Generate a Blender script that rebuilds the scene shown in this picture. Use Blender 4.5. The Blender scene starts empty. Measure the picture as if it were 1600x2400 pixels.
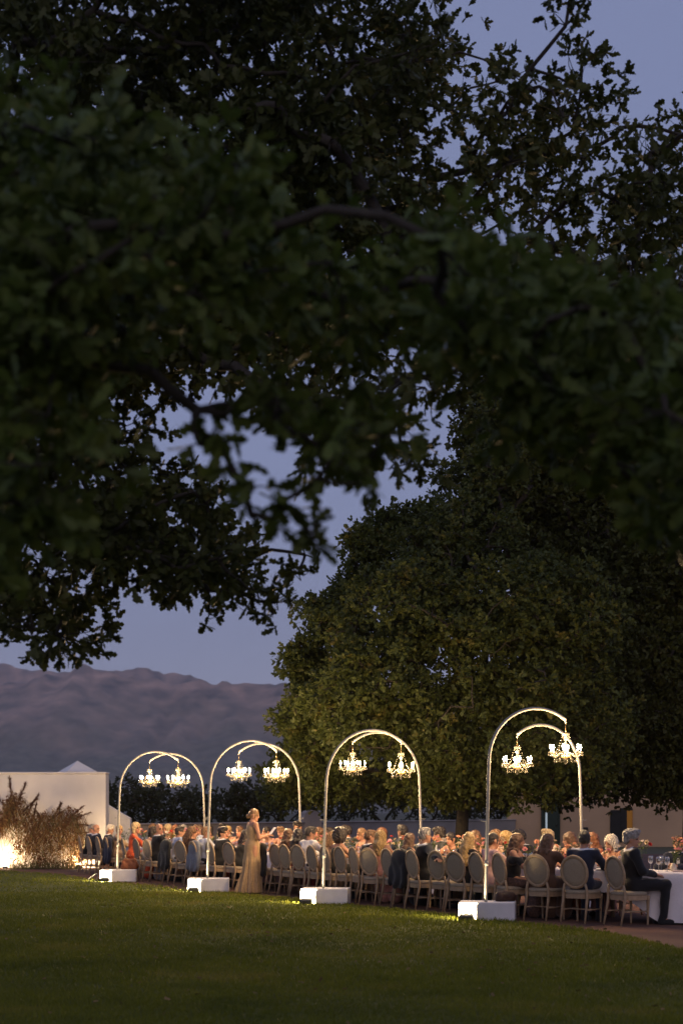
import bpy, math, random
import numpy as np
from mathutils import Vector, Matrix
R = math.radians
HAZE = 9e-5
random.seed(7)
sc = bpy.context.scene
col = sc.collection

# ------------------------------------------------------------------ camera
FPX, HOR, EYE = 3600.0, 1903.0, 1.64          # focal length in photo pixels, horizon row, eye height
cd = bpy.data.cameras.new('camera'); cam = bpy.data.objects.new('camera', cd); col.objects.link(cam)
cd.sensor_fit = 'VERTICAL'; cd.sensor_height = 36.0; cd.lens = 54.0; cd.shift_y = (HOR - 1200) / 2400
cd.clip_start = .1; cd.clip_end = 30000
cam.location = (0, 0, EYE); cam.rotation_euler = (R(90), 0, 0)
cd.dof.use_dof = True; cd.dof.focus_distance = 27.0; cd.dof.aperture_fstop = 1.9
sc.camera = cam
# ------------------------------------------------------------------ world: dusk sky
w = bpy.data.worlds.new('World'); sc.world = w; w.use_nodes = True
nt = w.node_tree; bg = nt.nodes['Background']
sky = nt.nodes.new('ShaderNodeTexSky'); sky.sky_type = 'NISHITA'; sky.sun_disc = False
SUN_EL, SUN_ROT = 25.0, 180.0
sky.sun_elevation = R(SUN_EL); sky.sun_rotation = R(SUN_ROT); sky.dust_density = 0; sky.ozone_density = 5
ml = nt.nodes.new('ShaderNodeMixRGB'); ml.blend_type = 'MULTIPLY'; ml.inputs[0].default_value = 1
ml.inputs[2].default_value = (1.25, .75, .60, 1)
nt.links.new(sky.outputs[0], ml.inputs[1])
mx = nt.nodes.new('ShaderNodeMixRGB'); mx.inputs[0].default_value = .72
mx.inputs[2].default_value = (2.75, 3.25, 5.6, 1)
nt.links.new(ml.outputs[0], mx.inputs[1]); nt.links.new(mx.outputs[0], bg.inputs[0])
bg.inputs[1].default_value = .092
# the last afterglow, far below daylight strength
sd = bpy.data.lights.new('sun', 'SUN'); sd.energy = .5; sd.angle = R(60); sd.color = (1, .74, .60)
sun = bpy.data.objects.new('sun', sd); col.objects.link(sun)
sun.rotation_euler = (R(90 - SUN_EL), 0, R(0)); sun.location = (0, -30, 30)
vs = sc.view_settings; vs.view_transform = 'Standard'; vs.look = 'None'; vs.exposure = 0; vs.gamma = 1
sc.render.engine = 'CYCLES'
cy = sc.cycles
cy.max_bounces = 6; cy.diffuse_bounces = 3; cy.glossy_bounces = 2; cy.transmission_bounces = 4; cy.volume_bounces = 0
cy.transparent_max_bounces = 8; cy.sample_clamp_indirect = 4.0; cy.sample_clamp_direct = 0
cy.caustics_reflective = False; cy.caustics_refractive = False

def at(x, y, Y):
    """photo pixel and distance -> world point"""
    s = FPX / Y
    return np.array([(x - 800) / s, Y, EYE + (HOR - y) / s])

# ------------------------------------------------------------------ helpers
def tag(o, label=None, cat=None, group=None, kind=None):
    if label: o['label'] = label
    if cat: o['category'] = cat
    if group: o['group'] = group
    if kind: o['kind'] = kind
    return o

def empty(name, loc=(0, 0, 0), rz=0):
    o = bpy.data.objects.new(name, None); col.objects.link(o)
    o.location = loc; o.rotation_euler = (0, 0, rz); o.empty_display_size = .2
    return o

def mesh_np(name, V, F, mats, smooth=True, mi=None):
    """V (n,3); F (m,k) one face size"""
    V = np.asarray(V, np.float32); F = np.asarray(F, np.int32)
    me = bpy.data.meshes.new(name)
    me.vertices.add(len(V)); me.vertices.foreach_set('co', V.ravel())
    k = F.shape[1]
    me.loops.add(F.size); me.loops.foreach_set('vertex_index', F.ravel())
    me.polygons.add(len(F)); me.polygons.foreach_set('loop_start', np.arange(len(F), dtype=np.int32) * k)
    me.polygons.foreach_set('use_smooth', np.full(len(F), smooth))
    for m in (mats if isinstance(mats, (list, tuple)) else [mats]): me.materials.append(m)
    if mi is not None: me.polygons.foreach_set('material_index', np.asarray(mi, np.int32))
    me.update(); me.validate()
    return me

class MB:
    """collects shapes; .mesh() makes one mesh"""
    def __init__(s): s.v = []; s.f = []; s.m = []; s.sm = []; s.cm = 0
    def add(s, v, f, smooth=False):
        b = len(s.v); s.v += [tuple(map(float, p)) for p in v]
        s.f += [tuple(i + b for i in q) for q in f]; s.m += [s.cm] * len(f); s.sm += [smooth] * len(f)
        return s
    def box(s, c, d, M=None, bev=0.0):
        x, y, z = d[0] / 2, d[1] / 2, d[2] / 2
        if bev <= 0:
            v = [(i * x, j * y, k * z) for k in (-1, 1) for j in (-1, 1) for i in (-1, 1)]
            f = [(0, 2, 3, 1), (4, 5, 7, 6), (0, 1, 5, 4), (2, 6, 7, 3), (0, 4, 6, 2), (1, 3, 7, 5)]
        else:
            b = min(bev, x * .9, y * .9, z * .9)
            lv = [(-z, b), (-z + b, 0), (z - b, 0), (z, b)]; v = []; f = []
            for zz, ins in lv:
                a, c2 = x - ins, y - ins
                q = b * .6
                v += [(-a + q, -c2, zz), (a - q, -c2, zz), (a, -c2 + q, zz), (a, c2 - q, zz), (a - q, c2, zz), (-a + q, c2, zz), (-a, c2 - q, zz), (-a, -c2 + q, zz)]
            for l in range(3):
                for i in range(8): f.append((l * 8 + i, l * 8 + (i + 1) % 8, l * 8 + 8 + (i + 1) % 8, l * 8 + 8 + i))
            f.append(tuple(range(7, -1, -1))); f.append(tuple(range(24, 32)))
        v = [Vector(p) for p in v]
        if M is not None: v = [M @ p for p in v]
        return s.add([(p[0] + c[0], p[1] + c[1], p[2] + c[2]) for p in v], f)
    def tube(s, pts, r, n=8, cap=True):
        P = [Vector(p) for p in pts]; rr = r if isinstance(r, (list, tuple)) else [r] * len(P)
        v = []; f = []; prev = None
        for i, p in enumerate(P):
            t = (P[min(i + 1, len(P) - 1)] - P[max(i - 1, 0)])
            t = t.normalized() if t.length > 1e-9 else Vector((0, 0, 1))
            if prev is None:
                a = t.cross(Vector((0, 0, 1)) if abs(t.z) < .9 else Vector((1, 0, 0))).normalized()
            else:
                a = (prev - t * prev.dot(t)).normalized()
            prev = a; b = t.cross(a)
            for k in range(n):
                q = 2 * math.pi * k / n; v.append(p + (a * math.cos(q) + b * math.sin(q)) * rr[i])
        for i in range(len(P) - 1):
            for k in range(n): f.append((i * n + k, i * n + (k + 1) % n, i * n + n + (k + 1) % n, i * n + n + k))
        if cap: f.append(tuple(range(n - 1, -1, -1))); f.append(tuple(range((len(P) - 1) * n, len(P) * n)))
        return s.add(v, f, True)
    def lathe(s, prof, n=12, c=(0, 0, 0)):
        v = []; f = []
        for r, z in prof:
            for k in range(n):
                q = 2 * math.pi * k / n; v.append((c[0] + r * math.cos(q), c[1] + r * math.sin(q), c[2] + z))
        for i in range(len(prof) - 1):
            for k in range(n): f.append((i * n + k, i * n + (k + 1) % n, i * n + n + (k + 1) % n, i * n + n + k))
        f.append(tuple(range(n - 1, -1, -1))); f.append(tuple(range((len(prof) - 1) * n, len(prof) * n)))
        return s.add(v, f, True)
    def ball(s, c, r, n=6, m=4):
        r = r if isinstance(r, (tuple, list)) else (r, r, r); v = [(c[0], c[1], c[2] - r[2])]; f = []
        for i in range(1, m):
            a = -math.pi / 2 + math.pi * i / m
            for k in range(n):
                q = 2 * math.pi * k / n; v.append((c[0] + r[0] * math.cos(a) * math.cos(q), c[1] + r[1] * math.cos(a) * math.sin(q), c[2] + r[2] * math.sin(a)))
        v.append((c[0], c[1], c[2] + r[2])); t = len(v) - 1
        for k in range(n):
            f.append((0, 1 + (k + 1) % n, 1 + k)); f.append((t, t - n + k, t - n + (k + 1) % n))
        for i in range(m - 2):
            for k in range(n):
                a = 1 + i * n + k; b = 1 + i * n + (k + 1) % n; f.append((a, b, b + n, a + n))
        return s.add(v, f, True)
    def mesh(s, name, mats):
        me = bpy.data.meshes.new(name); me.from_pydata(s.v, [], s.f)
        for m in (mats if isinstance(mats, (list, tuple)) else [mats]): me.materials.append(m)
        me.polygons.foreach_set('material_index', s.m); me.polygons.foreach_set('use_smooth', s.sm)
        me.update(); return me
    def build(s, name, mats, parent=None): return obj(name, s.mesh(name, mats), parent)

def obj(name, me, parent=None, loc=None, rz=None):
    o = bpy.data.objects.new(name, me); col.objects.link(o)
    if parent is not None: o.parent = parent
    if loc is not None: o.location = loc
    if rz is not None: o.rotation_euler = (0, 0, rz)
    return o

def copy_tree(o, parent=None):
    c = o.copy(); col.objects.link(c); c.parent = parent
    for ch in o.children: copy_tree(ch, c)
    return c

# ------------------------------------------------------------------ materials
_m = {}
def mat(name, c, rough=.7, var=.25, scale=8.0, metal=0, spec=.3, bump=0.0, bscale=60., c2=None, sheen=0, trans=0, hue=0, coat=0, detail=4):
    if name in _m: return _m[name]
    m = bpy.data.materials.new(name); m.use_nodes = True; n = m.node_tree; p = n.nodes['Principled BSDF']
    p.inputs['Roughness'].default_value = rough; p.inputs['Metallic'].default_value = metal
    p.inputs['Specular IOR Level'].default_value = spec
    if sheen: p.inputs['Sheen Weight'].default_value = sheen
    if coat: p.inputs['Coat Weight'].default_value = coat
    tc = n.nodes.new('ShaderNodeTexCoord'); no = n.nodes.new('ShaderNodeTexNoise')
    no.inputs['Scale'].default_value = scale; no.inputs['Detail'].default_value = detail
    n.links.new(tc.outputs['Object'], no.inputs['Vector'])
    rp = n.nodes.new('ShaderNodeValToRGB'); rp.color_ramp.elements[0].position = .3; rp.color_ramp.elements[1].position = .7
    a = c2 if c2 else [x * (1 - var) for x in c]; b = c if c2 else [min(1, x * (1 + var)) for x in c]
    rp.color_ramp.elements[0].color = (*a[:3], 1); rp.color_ramp.elements[1].color = (*b[:3], 1)
    n.links.new(no.outputs['Fac'], rp.inputs[0]); src = rp.outputs[0]
    if hue:
        oi = n.nodes.new('ShaderNodeObjectInfo'); hs = n.nodes.new('ShaderNodeHueSaturation')
        mr = n.nodes.new('ShaderNodeMapRange'); mr.inputs[3].default_value = 1 - hue; mr.inputs[4].default_value = 1 + hue
        n.links.new(oi.outputs['Random'], mr.inputs[0]); n.links.new(mr.outputs[0], hs.inputs['Value']); n.links.new(src, hs.inputs['Color']); src = hs.outputs[0]
    n.links.new(src, p.inputs['Base Color'])
    if bump:
        n2 = n.nodes.new('ShaderNodeTexNoise'); n2.inputs['Scale'].default_value = bscale; n2.inputs['Detail'].default_value = 5
        n.links.new(tc.outputs['Object'], n2.inputs['Vector'])
        bp = n.nodes.new('ShaderNodeBump'); bp.inputs['Strength'].default_value = bump; bp.inputs['Distance'].default_value = .02
        n.links.new(n2.outputs['Fac'], bp.inputs['Height']); n.links.new(bp.outputs[0], p.inputs['Normal'])
    if trans:
        out = n.nodes['Material Output']; tr = n.nodes.new('ShaderNodeBsdfTranslucent'); mx = n.nodes.new('ShaderNodeMixShader')
        mx.inputs[0].default_value = trans; n.links.new(src, tr.inputs['Color'])
        n.links.new(p.outputs[0], mx.inputs[1]); n.links.new(tr.outputs[0], mx.inputs[2]); n.links.new(mx.outputs[0], out.inputs[0])
    _m[name] = m; return m

def emat(name, c, s):
    m = bpy.data.materials.new(name); m.use_nodes = True; n = m.node_tree
    e = n.nodes.new('ShaderNodeEmission'); e.inputs[0].default_value = (*c, 1); e.inputs[1].default_value = s
    n.links.new(e.outputs[0], n.nodes['Material Output'].inputs[0]); return m

def glass(name, c, rough=.03):
    m = bpy.data.materials.new(name); m.use_nodes = True; n = m.node_tree; p = n.nodes['Principled BSDF']
    n.nodes.remove(p); out = n.nodes['Material Output']
    t = n.nodes.new('ShaderNodeBsdfTransparent'); t.inputs[0].default_value = (*c, 1)
    g = n.nodes.new('ShaderNodeBsdfGlossy'); g.inputs['Roughness'].default_value = rough; g.inputs[0].default_value = (1, 1, 1, 1)
    l = n.nodes.new('ShaderNodeLayerWeight'); l.inputs[0].default_value = .45
    mr = n.nodes.new('ShaderNodeMapRange'); mr.inputs[3].default_value = .08; mr.inputs[4].default_value = .75
    x = n.nodes.new('ShaderNodeMixShader'); n.links.new(l.outputs['Facing'], mr.inputs[0]); n.links.new(mr.outputs[0], x.inputs[0])
    n.links.new(t.outputs[0], x.inputs[1]); n.links.new(g.outputs[0], x.inputs[2]); n.links.new(x.outputs[0], out.inputs[0]); return m

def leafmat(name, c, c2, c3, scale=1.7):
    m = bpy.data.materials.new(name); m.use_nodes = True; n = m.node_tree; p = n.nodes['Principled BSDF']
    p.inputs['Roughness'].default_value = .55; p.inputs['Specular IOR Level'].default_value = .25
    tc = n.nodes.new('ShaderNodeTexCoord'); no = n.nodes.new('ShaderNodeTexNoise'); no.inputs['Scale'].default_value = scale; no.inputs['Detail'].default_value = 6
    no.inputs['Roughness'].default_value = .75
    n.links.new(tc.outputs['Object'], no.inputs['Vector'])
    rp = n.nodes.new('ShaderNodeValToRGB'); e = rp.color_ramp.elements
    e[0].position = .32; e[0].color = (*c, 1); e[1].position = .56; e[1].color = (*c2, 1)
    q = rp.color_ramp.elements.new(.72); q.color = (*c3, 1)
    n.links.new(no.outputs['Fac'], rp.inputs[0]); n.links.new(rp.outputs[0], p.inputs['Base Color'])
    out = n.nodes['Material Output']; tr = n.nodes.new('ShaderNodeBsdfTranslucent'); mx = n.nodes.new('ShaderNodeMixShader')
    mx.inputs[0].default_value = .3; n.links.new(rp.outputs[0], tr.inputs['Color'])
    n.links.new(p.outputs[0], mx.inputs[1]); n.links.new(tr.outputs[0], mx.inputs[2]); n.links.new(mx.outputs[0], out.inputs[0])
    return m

# ------------------------------------------------------------------ noise
def vnoise(x, y, seed=0, octs=5):
    r = np.random.default_rng(seed); t = np.zeros_like(x, dtype=float); amp = 1.0; tot = 0
    for o in range(octs):
        g = r.random((64, 64)); f = 2.0 ** o
        xi = np.floor(x * f).astype(int); yi = np.floor(y * f).astype(int); u = x * f - xi; v = y * f - yi
        u = u * u * (3 - 2 * u); v = v * v * (3 - 2 * v)
        a = g[xi % 64, yi % 64]; b = g[(xi + 1) % 64, yi % 64]; c = g[xi % 64, (yi + 1) % 64]; d = g[(xi + 1) % 64, (yi + 1) % 64]
        t += amp * ((a * (1 - u) + b * u) * (1 - v) + (c * (1 - u) + d * u) * v); tot += amp; amp *= .5
    return t / tot

def strip_poly(name, pts, z, m):
    me = bpy.data.meshes.new(name); me.from_pydata([(x, y, z) for x, y in pts], [], [tuple(range(len(pts)))]); me.materials.append(m); me.update()
    return obj(name, me)

# ------------------------------------------------------------------ table line (centre line of the long curved table)
CP = np.array([(-7.2, 41.4), (-6.2, 39.3), (-5.91, 38.68), (-3.35, 33.45), (-.16, 28.57), (2.58, 23.88), (3.7, 22.25), (4.6, 21.4), (5.5, 21.0), (6.6, 20.88), (8.2, 20.85), (9.5, 20.85)]) * [1, 1.08]
_o = []
for i in range(1, len(CP) - 2):
    p0, p1, p2, p3 = CP[i - 1:i + 3]
    for u in np.linspace(0, 1, 60, endpoint=False):
        _o.append(.5 * ((2 * p1) + (p2 - p0) * u + (2 * p0 - 5 * p1 + 4 * p2 - p3) * u * u + (3 * p1 - p0 - 3 * p2 + p3) * u ** 3))
LC = np.array(_o); LS = np.r_[0, np.cumsum(np.linalg.norm(np.diff(LC, axis=0), axis=1))]
LT = np.gradient(LC, axis=0); LT /= np.linalg.norm(LT, axis=1)[:, None]; LN = np.c_[-LT[:, 1], LT[:, 0]]
def on_line(s, off):
    """point at arc length s, off metres to the wall side (+) or lawn side (-); and the unit normal"""
    x = np.array([np.interp(s, LS, LC[:, 0]), np.interp(s, LS, LC[:, 1])])
    n = np.array([np.interp(s, LS, LN[:, 0]), np.interp(s, LS, LN[:, 1])]); n /= np.linalg.norm(n)
    return x + n * off, n

# ------------------------------------------------------------------ ground, lawn, gravel
M_dirt = mat('bare_earth', (.16, .075, .05), .95, c2=(.085, .045, .032), scale=.9, bump=.5, bscale=14, detail=8)
M_lawn = mat('lawn_soil', (.070, .085, .013), .95, c2=(.042, .052, .009), scale=1.3, bump=.6, bscale=40, detail=8)
M_far = mat('dry_field', (.09, .085, .05), .95, scale=.02)
g = MB(); g.add([(-9000, -200, -.03), (9000, -200, -.03), (9000, 12000, -.03), (-9000, 12000, -.03)], [(0, 1, 2, 3)])
tag(g.build('ground', M_far), kind='structure')
EDGE = [(-30, 46.2), (-14, 44.3), (-9.5, 42.8), (-7.4, 40.2), (-5.8, 36.9), (-3.24, 32.4), (-.88, 28.8), (1.26, 25.1), (2.5, 22.75), (3.19, 21.7), (3.7, 20.4), (4.0, 18.4), (4.4, 15.5), (5.2, 12), (6.5, 7), (8, 0)]
g = MB(); g.add([(-40, -20, 0), (45, -20, 0), (45, 60, 0), (-40, 60, 0)], [(0, 1, 2, 3)])
tag(g.build('gravel_path', M_dirt), kind='structure')
# lawn: slightly domed sheet with a soft rounded edge
ex = np.array([p[0] for p in EDGE]); ey = np.array([p[1] for p in EDGE])
NA, NB = 180, 60
ss = np.linspace(0, len(EDGE) - 1, NA); edge = np.c_[np.interp(ss, range(len(EDGE)), ex), np.interp(ss, range(len(EDGE)), ey)]
for _ in range(4): edge[1:-1] = (edge[:-2] + 2 * edge[1:-1] + edge[2:]) / 4
inner = np.c_[np.linspace(-30, -6, NA), np.linspace(20, -18, NA)]
dirn = inner - edge
def lawn_z(d): return .03 * (1 - np.exp(-d / .15)) - .012
lv = []; lf = []
for j in range(NB):
    t = (j / (NB - 1)) ** 2.2
    P = edge + dirn * t; dd = np.linalg.norm(dirn * t, axis=1)
    z = lawn_z(dd) + .012 * (vnoise(P[:, 0] * .5 + 50, P[:, 1] * .5 + 50, 3) - .5) * np.clip(dd, 0, 1)
    lv.append(np.c_[P, z])
lv = np.concatenate(lv)
for j in range(NB - 1):
    i = np.arange(NA - 1); lf.append(np.c_[j * NA + i, j * NA + i + 1, (j + 1) * NA + i + 1, (j + 1) * NA + i])
tag(obj('lawn', mesh_np('lawn', lv, np.concatenate(lf), M_lawn)), kind='structure')
# right-hand lawn side: mirror sheet is not needed, the lawn runs on past the camera
def in_lawn(P):
    yl = np.interp(P[:, 0], edge[:, 0], edge[:, 1], left=60)
    return P[:, 1] < yl
# grass blades
def grass(n, y0, y1, h, wd, seed):
    r = np.random.default_rng(seed)
    u = r.random(n); y = y0 + (y1 - y0) * u
    x = (r.random(n) - .5) * 2 * (y * 800 / FPX * 1.25 + .3)
    P = np.c_[x, y]; P = P[in_lawn(P)]
    n = len(P); a = r.random(n) * 2 * math.pi; hh = h * (.5 + .9 * r.random(n)); ww = wd * (.7 + .6 * r.random(n))
    patch = vnoise(P[:, 0] * .6 + 20, P[:, 1] * .6 + 20, 5, 3); hh *= .6 + .9 * patch
    lean = r.normal(0, .45, (n, 2)) * hh[:, None]
    dx = np.c_[np.cos(a), np.sin(a)] * ww[:, None]
    z0 = np.full(n, .008)
    V = np.empty((n, 3, 3)); V[:, 0, :2] = P - dx; V[:, 1, :2] = P + dx; V[:, 2, :2] = P + lean
    V[:, 0, 2] = z0; V[:, 1, 2] = z0; V[:, 2, 2] = z0 + hh
    return V.reshape(-1, 3)
GV = np.concatenate([grass(132000, 10.2, 14.5, .038, .0042, 1), grass(122000, 14.5, 20.5, .042, .006, 2), grass(122000, 20.5, 31, .045, .009, 3), grass(45000, 31, 45, .05, .013, 4)])
M_grass = leafmat('grass_blade', (.070, .092, .009), (.145, .160, .013), (.25, .205, .045), .45)
tag(obj('grass', mesh_np('grass', GV, np.arange(len(GV)).reshape(-1, 3), M_grass, False)), 'short mown grass blades over the dark lawn', 'grass', kind='stuff')

r = np.random.default_rng(77); P = np.c_[r.uniform(-5, 5, 420), r.uniform(11, 30, 420)]; P = P[in_lawn(P)]
def litter(P, r):
    n = len(P); B = np.c_[P, np.full(n, .045) + .02 * r.random(n)]; A = np.c_[r.normal(0, 1, (n, 2)), r.normal(0, .35, n)]
    return B, A, .03 + .035 * r.random(n)
LIT = litter(P, r)
# ------------------------------------------------------------------ mountains
M_mount = mat('mountain_rock', (.56, .36, .26), .95, c2=(.11, .095, .085), scale=.013, detail=15)  # rock tones, with extra contrast painted in for the shading of the relief
def scrub_over_rock(m):
    n = m.node_tree; p = n.nodes['Principled BSDF']; src = p.inputs['Base Color'].links[0].from_socket
    g = n.nodes.new('ShaderNodeNewGeometry'); sp = n.nodes.new('ShaderNodeSeparateXYZ'); n.links.new(g.outputs['Position'], sp.inputs[0])
    no = n.nodes.new('ShaderNodeTexNoise'); no.inputs['Scale'].default_value = .004; no.inputs['Detail'].default_value = 10; n.links.new(g.outputs['Position'], no.inputs['Vector'])
    ma = n.nodes.new('ShaderNodeMath'); ma.operation = 'MULTIPLY_ADD'; ma.inputs[1].default_value = 420; n.links.new(no.outputs['Fac'], ma.inputs[0]); n.links.new(sp.outputs['Z'], ma.inputs[2])
    mr = n.nodes.new('ShaderNodeMapRange'); mr.inputs[1].default_value = 330; mr.inputs[2].default_value = 620; n.links.new(ma.outputs[0], mr.inputs[0])
    n2 = n.nodes.new('ShaderNodeTexNoise'); n2.inputs['Scale'].default_value = .03; n2.inputs['Detail'].default_value = 8; n.links.new(g.outputs['Position'], n2.inputs['Vector'])
    rp = n.nodes.new('ShaderNodeValToRGB'); rp.color_ramp.elements[0].color = (.10, .10, .065, 1); rp.color_ramp.elements[1].color = (.22, .19, .13, 1); rp.color_ramp.elements[0].position = .35; rp.color_ramp.elements[1].position = .7
    n.links.new(n2.outputs['Fac'], rp.inputs[0])
    mx = n.nodes.new('ShaderNodeMixRGB'); n.links.new(mr.outputs[0], mx.inputs[0]); n.links.new(rp.outputs[0], mx.inputs[1]); n.links.new(src, mx.inputs[2]); n.links.new(mx.outputs[0], p.inputs['Base Color'])
scrub_over_rock(M_mount)
def ridge(name, Y, pts, foot, seed, back):
    px = np.array([p[0] for p in pts], float); pz = np.array([EYE + (HOR - p[1]) * Y / FPX for p in pts]); pX = (px - 800) * Y / FPX
    nx, ny = 420, 110
    X = np.linspace(pX[0], pX[-1], nx); v = np.linspace(0, 1, ny)
    gx, gv = np.meshgrid(X, v)
    H = np.interp(gx, pX, pz) + 26 * (vnoise(gx / 75 + 3, gx * 0 + 1.5, seed + 8, 5) - .5)
    yy = foot + (Y - foot) * np.minimum(gv / .8, 1) + back * np.maximum(gv - .8, 0) / .2
    up = np.clip(gv / .8, 0, 1); prof = .28 * up + .50 * up ** 2.2 + .22 * np.clip((up - .72) / .28, 0, 1) ** .6
    down = np.where(gv > .8, 1 - .35 * (gv - .8) / .2, 1)
    nz = vnoise(gx / 260 + 9, yy / 420 + 3, seed, 6) - .5
    gul = 1 - np.abs(vnoise(gx / 330 + 4, yy / 2600 + 2, seed + 1, 5) - .5) * 2
    z = H * (prof * (1 - .40 * (gul ** 4) * np.sin(np.pi * np.clip(up, 0, .98))) + .24 * nz * np.sin(np.pi * np.clip(up, 0, .97))) * down
    z += (30 * (vnoise(gx / 70, yy / 90, seed + 2, 6) - .5) + 95 * up * (np.abs(vnoise(gx / 120 + 7, yy / 700, seed + 5, 5) - .5) - .15)) * np.clip(up * 4, 0, 1)
    V = np.c_[gx.ravel(), yy.ravel(), z.ravel() - 2]
    i, j = np.meshgrid(np.arange(nx - 1), np.arange(ny - 1)); b = (j * nx + i).ravel()
    return tag(obj(name, mesh_np(name, V, np.c_[b, b + 1, b + nx + 1, b + nx], M_mount)), kind='structure')
ridge('mountain_front', 5000, [(-1800, 1640), (-900, 1590), (-300, 1600), (0, 1594), (60, 1590), (110, 1583), (153, 1574), (179, 1564), (204, 1560), (250, 1564), (290, 1578), (350, 1588), (420, 1594), (449, 1591), (480, 1586), (510, 1587), (551, 1593), (576, 1588), (650, 1591), (800, 1580), (1100, 1600), (1500, 1570), (2400, 1620), (3400, 1600)], 3000, 11, 500)
ridge('mountain_rear', 6800, [(-1800, 1600), (-700, 1530), (-200, 1520), (0, 1543), (60, 1556), (150, 1566), (250, 1563), (306, 1556), (357, 1555), (388, 1564), (423, 1576), (459, 1589), (540, 1610), (700, 1620), (1000, 1590), (1700, 1600), (3400, 1560)], 5400, 23, 500)

# ------------------------------------------------------------------ trees
def leaf_tmpl(st):
    v = []; f = []
    for x, h in st: v += [(x, -h, .05 * math.sin(x * 3)), (x, h, .05 * math.sin(x * 3))]
    for i in range(len(st) - 1): f.append((2 * i, 2 * i + 2, 2 * i + 3, 2 * i + 1))
    return np.array(v), np.array(f)
OAK = leaf_tmpl([(0, .012), (.16, .05), (.30, .17), (.38, .09), (.55, .25), (.64, .12), (.80, .21), (1, .02)])
OAKM = leaf_tmpl([(0, .015), (.28, .17), (.38, .09), (.58, .26), (.68, .13), (.84, .2), (1, .03)])
SIMP = leaf_tmpl([(0, .03), (.32, .22), (.5, .12), (.74, .26), (1, .05)])

def scatter(base, axis, size, T, r):
    """leaves: base point, axis direction, size -> vertices, faces"""
    V0, F0 = T; n = len(base)
    a = axis / np.linalg.norm(axis, axis=1)[:, None]
    q = r.normal(size=(n, 3)); b = np.cross(a, q); b /= np.linalg.norm(b, axis=1)[:, None]; c = np.cross(a, b)
    V = base[:, None, :] + size[:, None, None] * (V0[None, :, 0:1] * a[:, None, :] + V0[None, :, 1:2] * b[:, None, :] + V0[None, :, 2:3] * c[:, None, :])
    F = (F0[None] + (np.arange(n) * len(V0))[:, None, None]).reshape(-1, F0.shape[1])
    return V.reshape(-1, 3), F

def leaves_for(clumps, per, size, r, sprig=7, droop=.25, spread=.75):
    B = []; A = []; S = []; tips = []
    for c, rad in clumps:
        k = max(2, int(per * rad * rad / sprig))
        d = r.normal(size=(k, 3)); d /= np.linalg.norm(d, axis=1)[:, None]
        rr = rad * r.random(k) ** .45
        p = np.asarray(c) + d * rr[:, None] * np.array([1, 1, .8])
        ax = d + r.normal(0, .4, (k, 3)) - np.array([0, 0, droop])
        tips.append(p)
        pp = np.repeat(p, sprig, 0); aa = np.repeat(ax, sprig, 0) / 1.2 + r.normal(0, spread, (k * sprig, 3))
        B.append(pp - .15 * size * np.repeat(ax, sprig, 0) * r.random((k * sprig, 1))); A.append(aa); S.append(size * (.65 + .6 * r.random(k * sprig)))
    return np.concatenate(B), np.concatenate(A), np.concatenate(S), tips

def limbs(trunk, clumps, mb, r, r0, twig=.012, tips=None, tipn=4, expo=.42):
    nodes = [np.array(p, float) for p in trunk]; par = list(range(-1, len(nodes) - 1)); top = nodes[-1]
    fork = len(nodes) // 2
    order = sorted(range(len(clumps)), key=lambda i: np.linalg.norm(np.asarray(clumps[i][0]) - top))
    ends = {}
    for i in order:
        c = np.asarray(clumps[i][0], float)
        N = np.array(nodes); d = np.linalg.norm(N - c, axis=1); dt = np.linalg.norm(N - top, axis=1)
        cost = d + .35 * dt; cost[:fork] += 50
        k = int(np.argmin(cost))
        m = (nodes[k] + c) / 2 + r.normal(0, .08, 3) * d[k] + np.array([0, 0, .06 * d[k]])
        nodes.append(m); par.append(k); nodes.append(c); par.append(len(nodes) - 2); ends[i] = len(nodes) - 1
    cnt = np.ones(len(nodes))
    for i in range(len(nodes) - 1, 0, -1):
        if par[i] >= 0: cnt[par[i]] += cnt[i]
    rad = np.minimum(twig * cnt ** expo, r0)
    for i in range(len(trunk)): rad[i] = r0 * (1 - .45 * i / max(1, len(trunk) - 1))
    rad[0] *= 1.35
    mb.tube([nodes[i] for i in range(len(trunk))], [rad[i] for i in range(len(trunk))], 12)
    for i in range(len(trunk), len(nodes)):
        a, b = nodes[par[i]], nodes[i]; m = (a + b) / 2 + r.normal(0, .04, 3) * np.linalg.norm(b - a)
        mb.tube([a, m, b], [min(rad[par[i]], rad[i] * 1.35), rad[i] * 1.1, rad[i]], 6, False)
    if tips is not None:
        for i, t in enumerate(tips):
            for p in t[:tipn]: mb.tube([np.asarray(clumps[i][0]), (p + np.asarray(clumps[i][0])) / 2 + r.normal(0, .03, 3), p], [twig * .7, twig * .45, twig * .25], 4, False)

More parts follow.
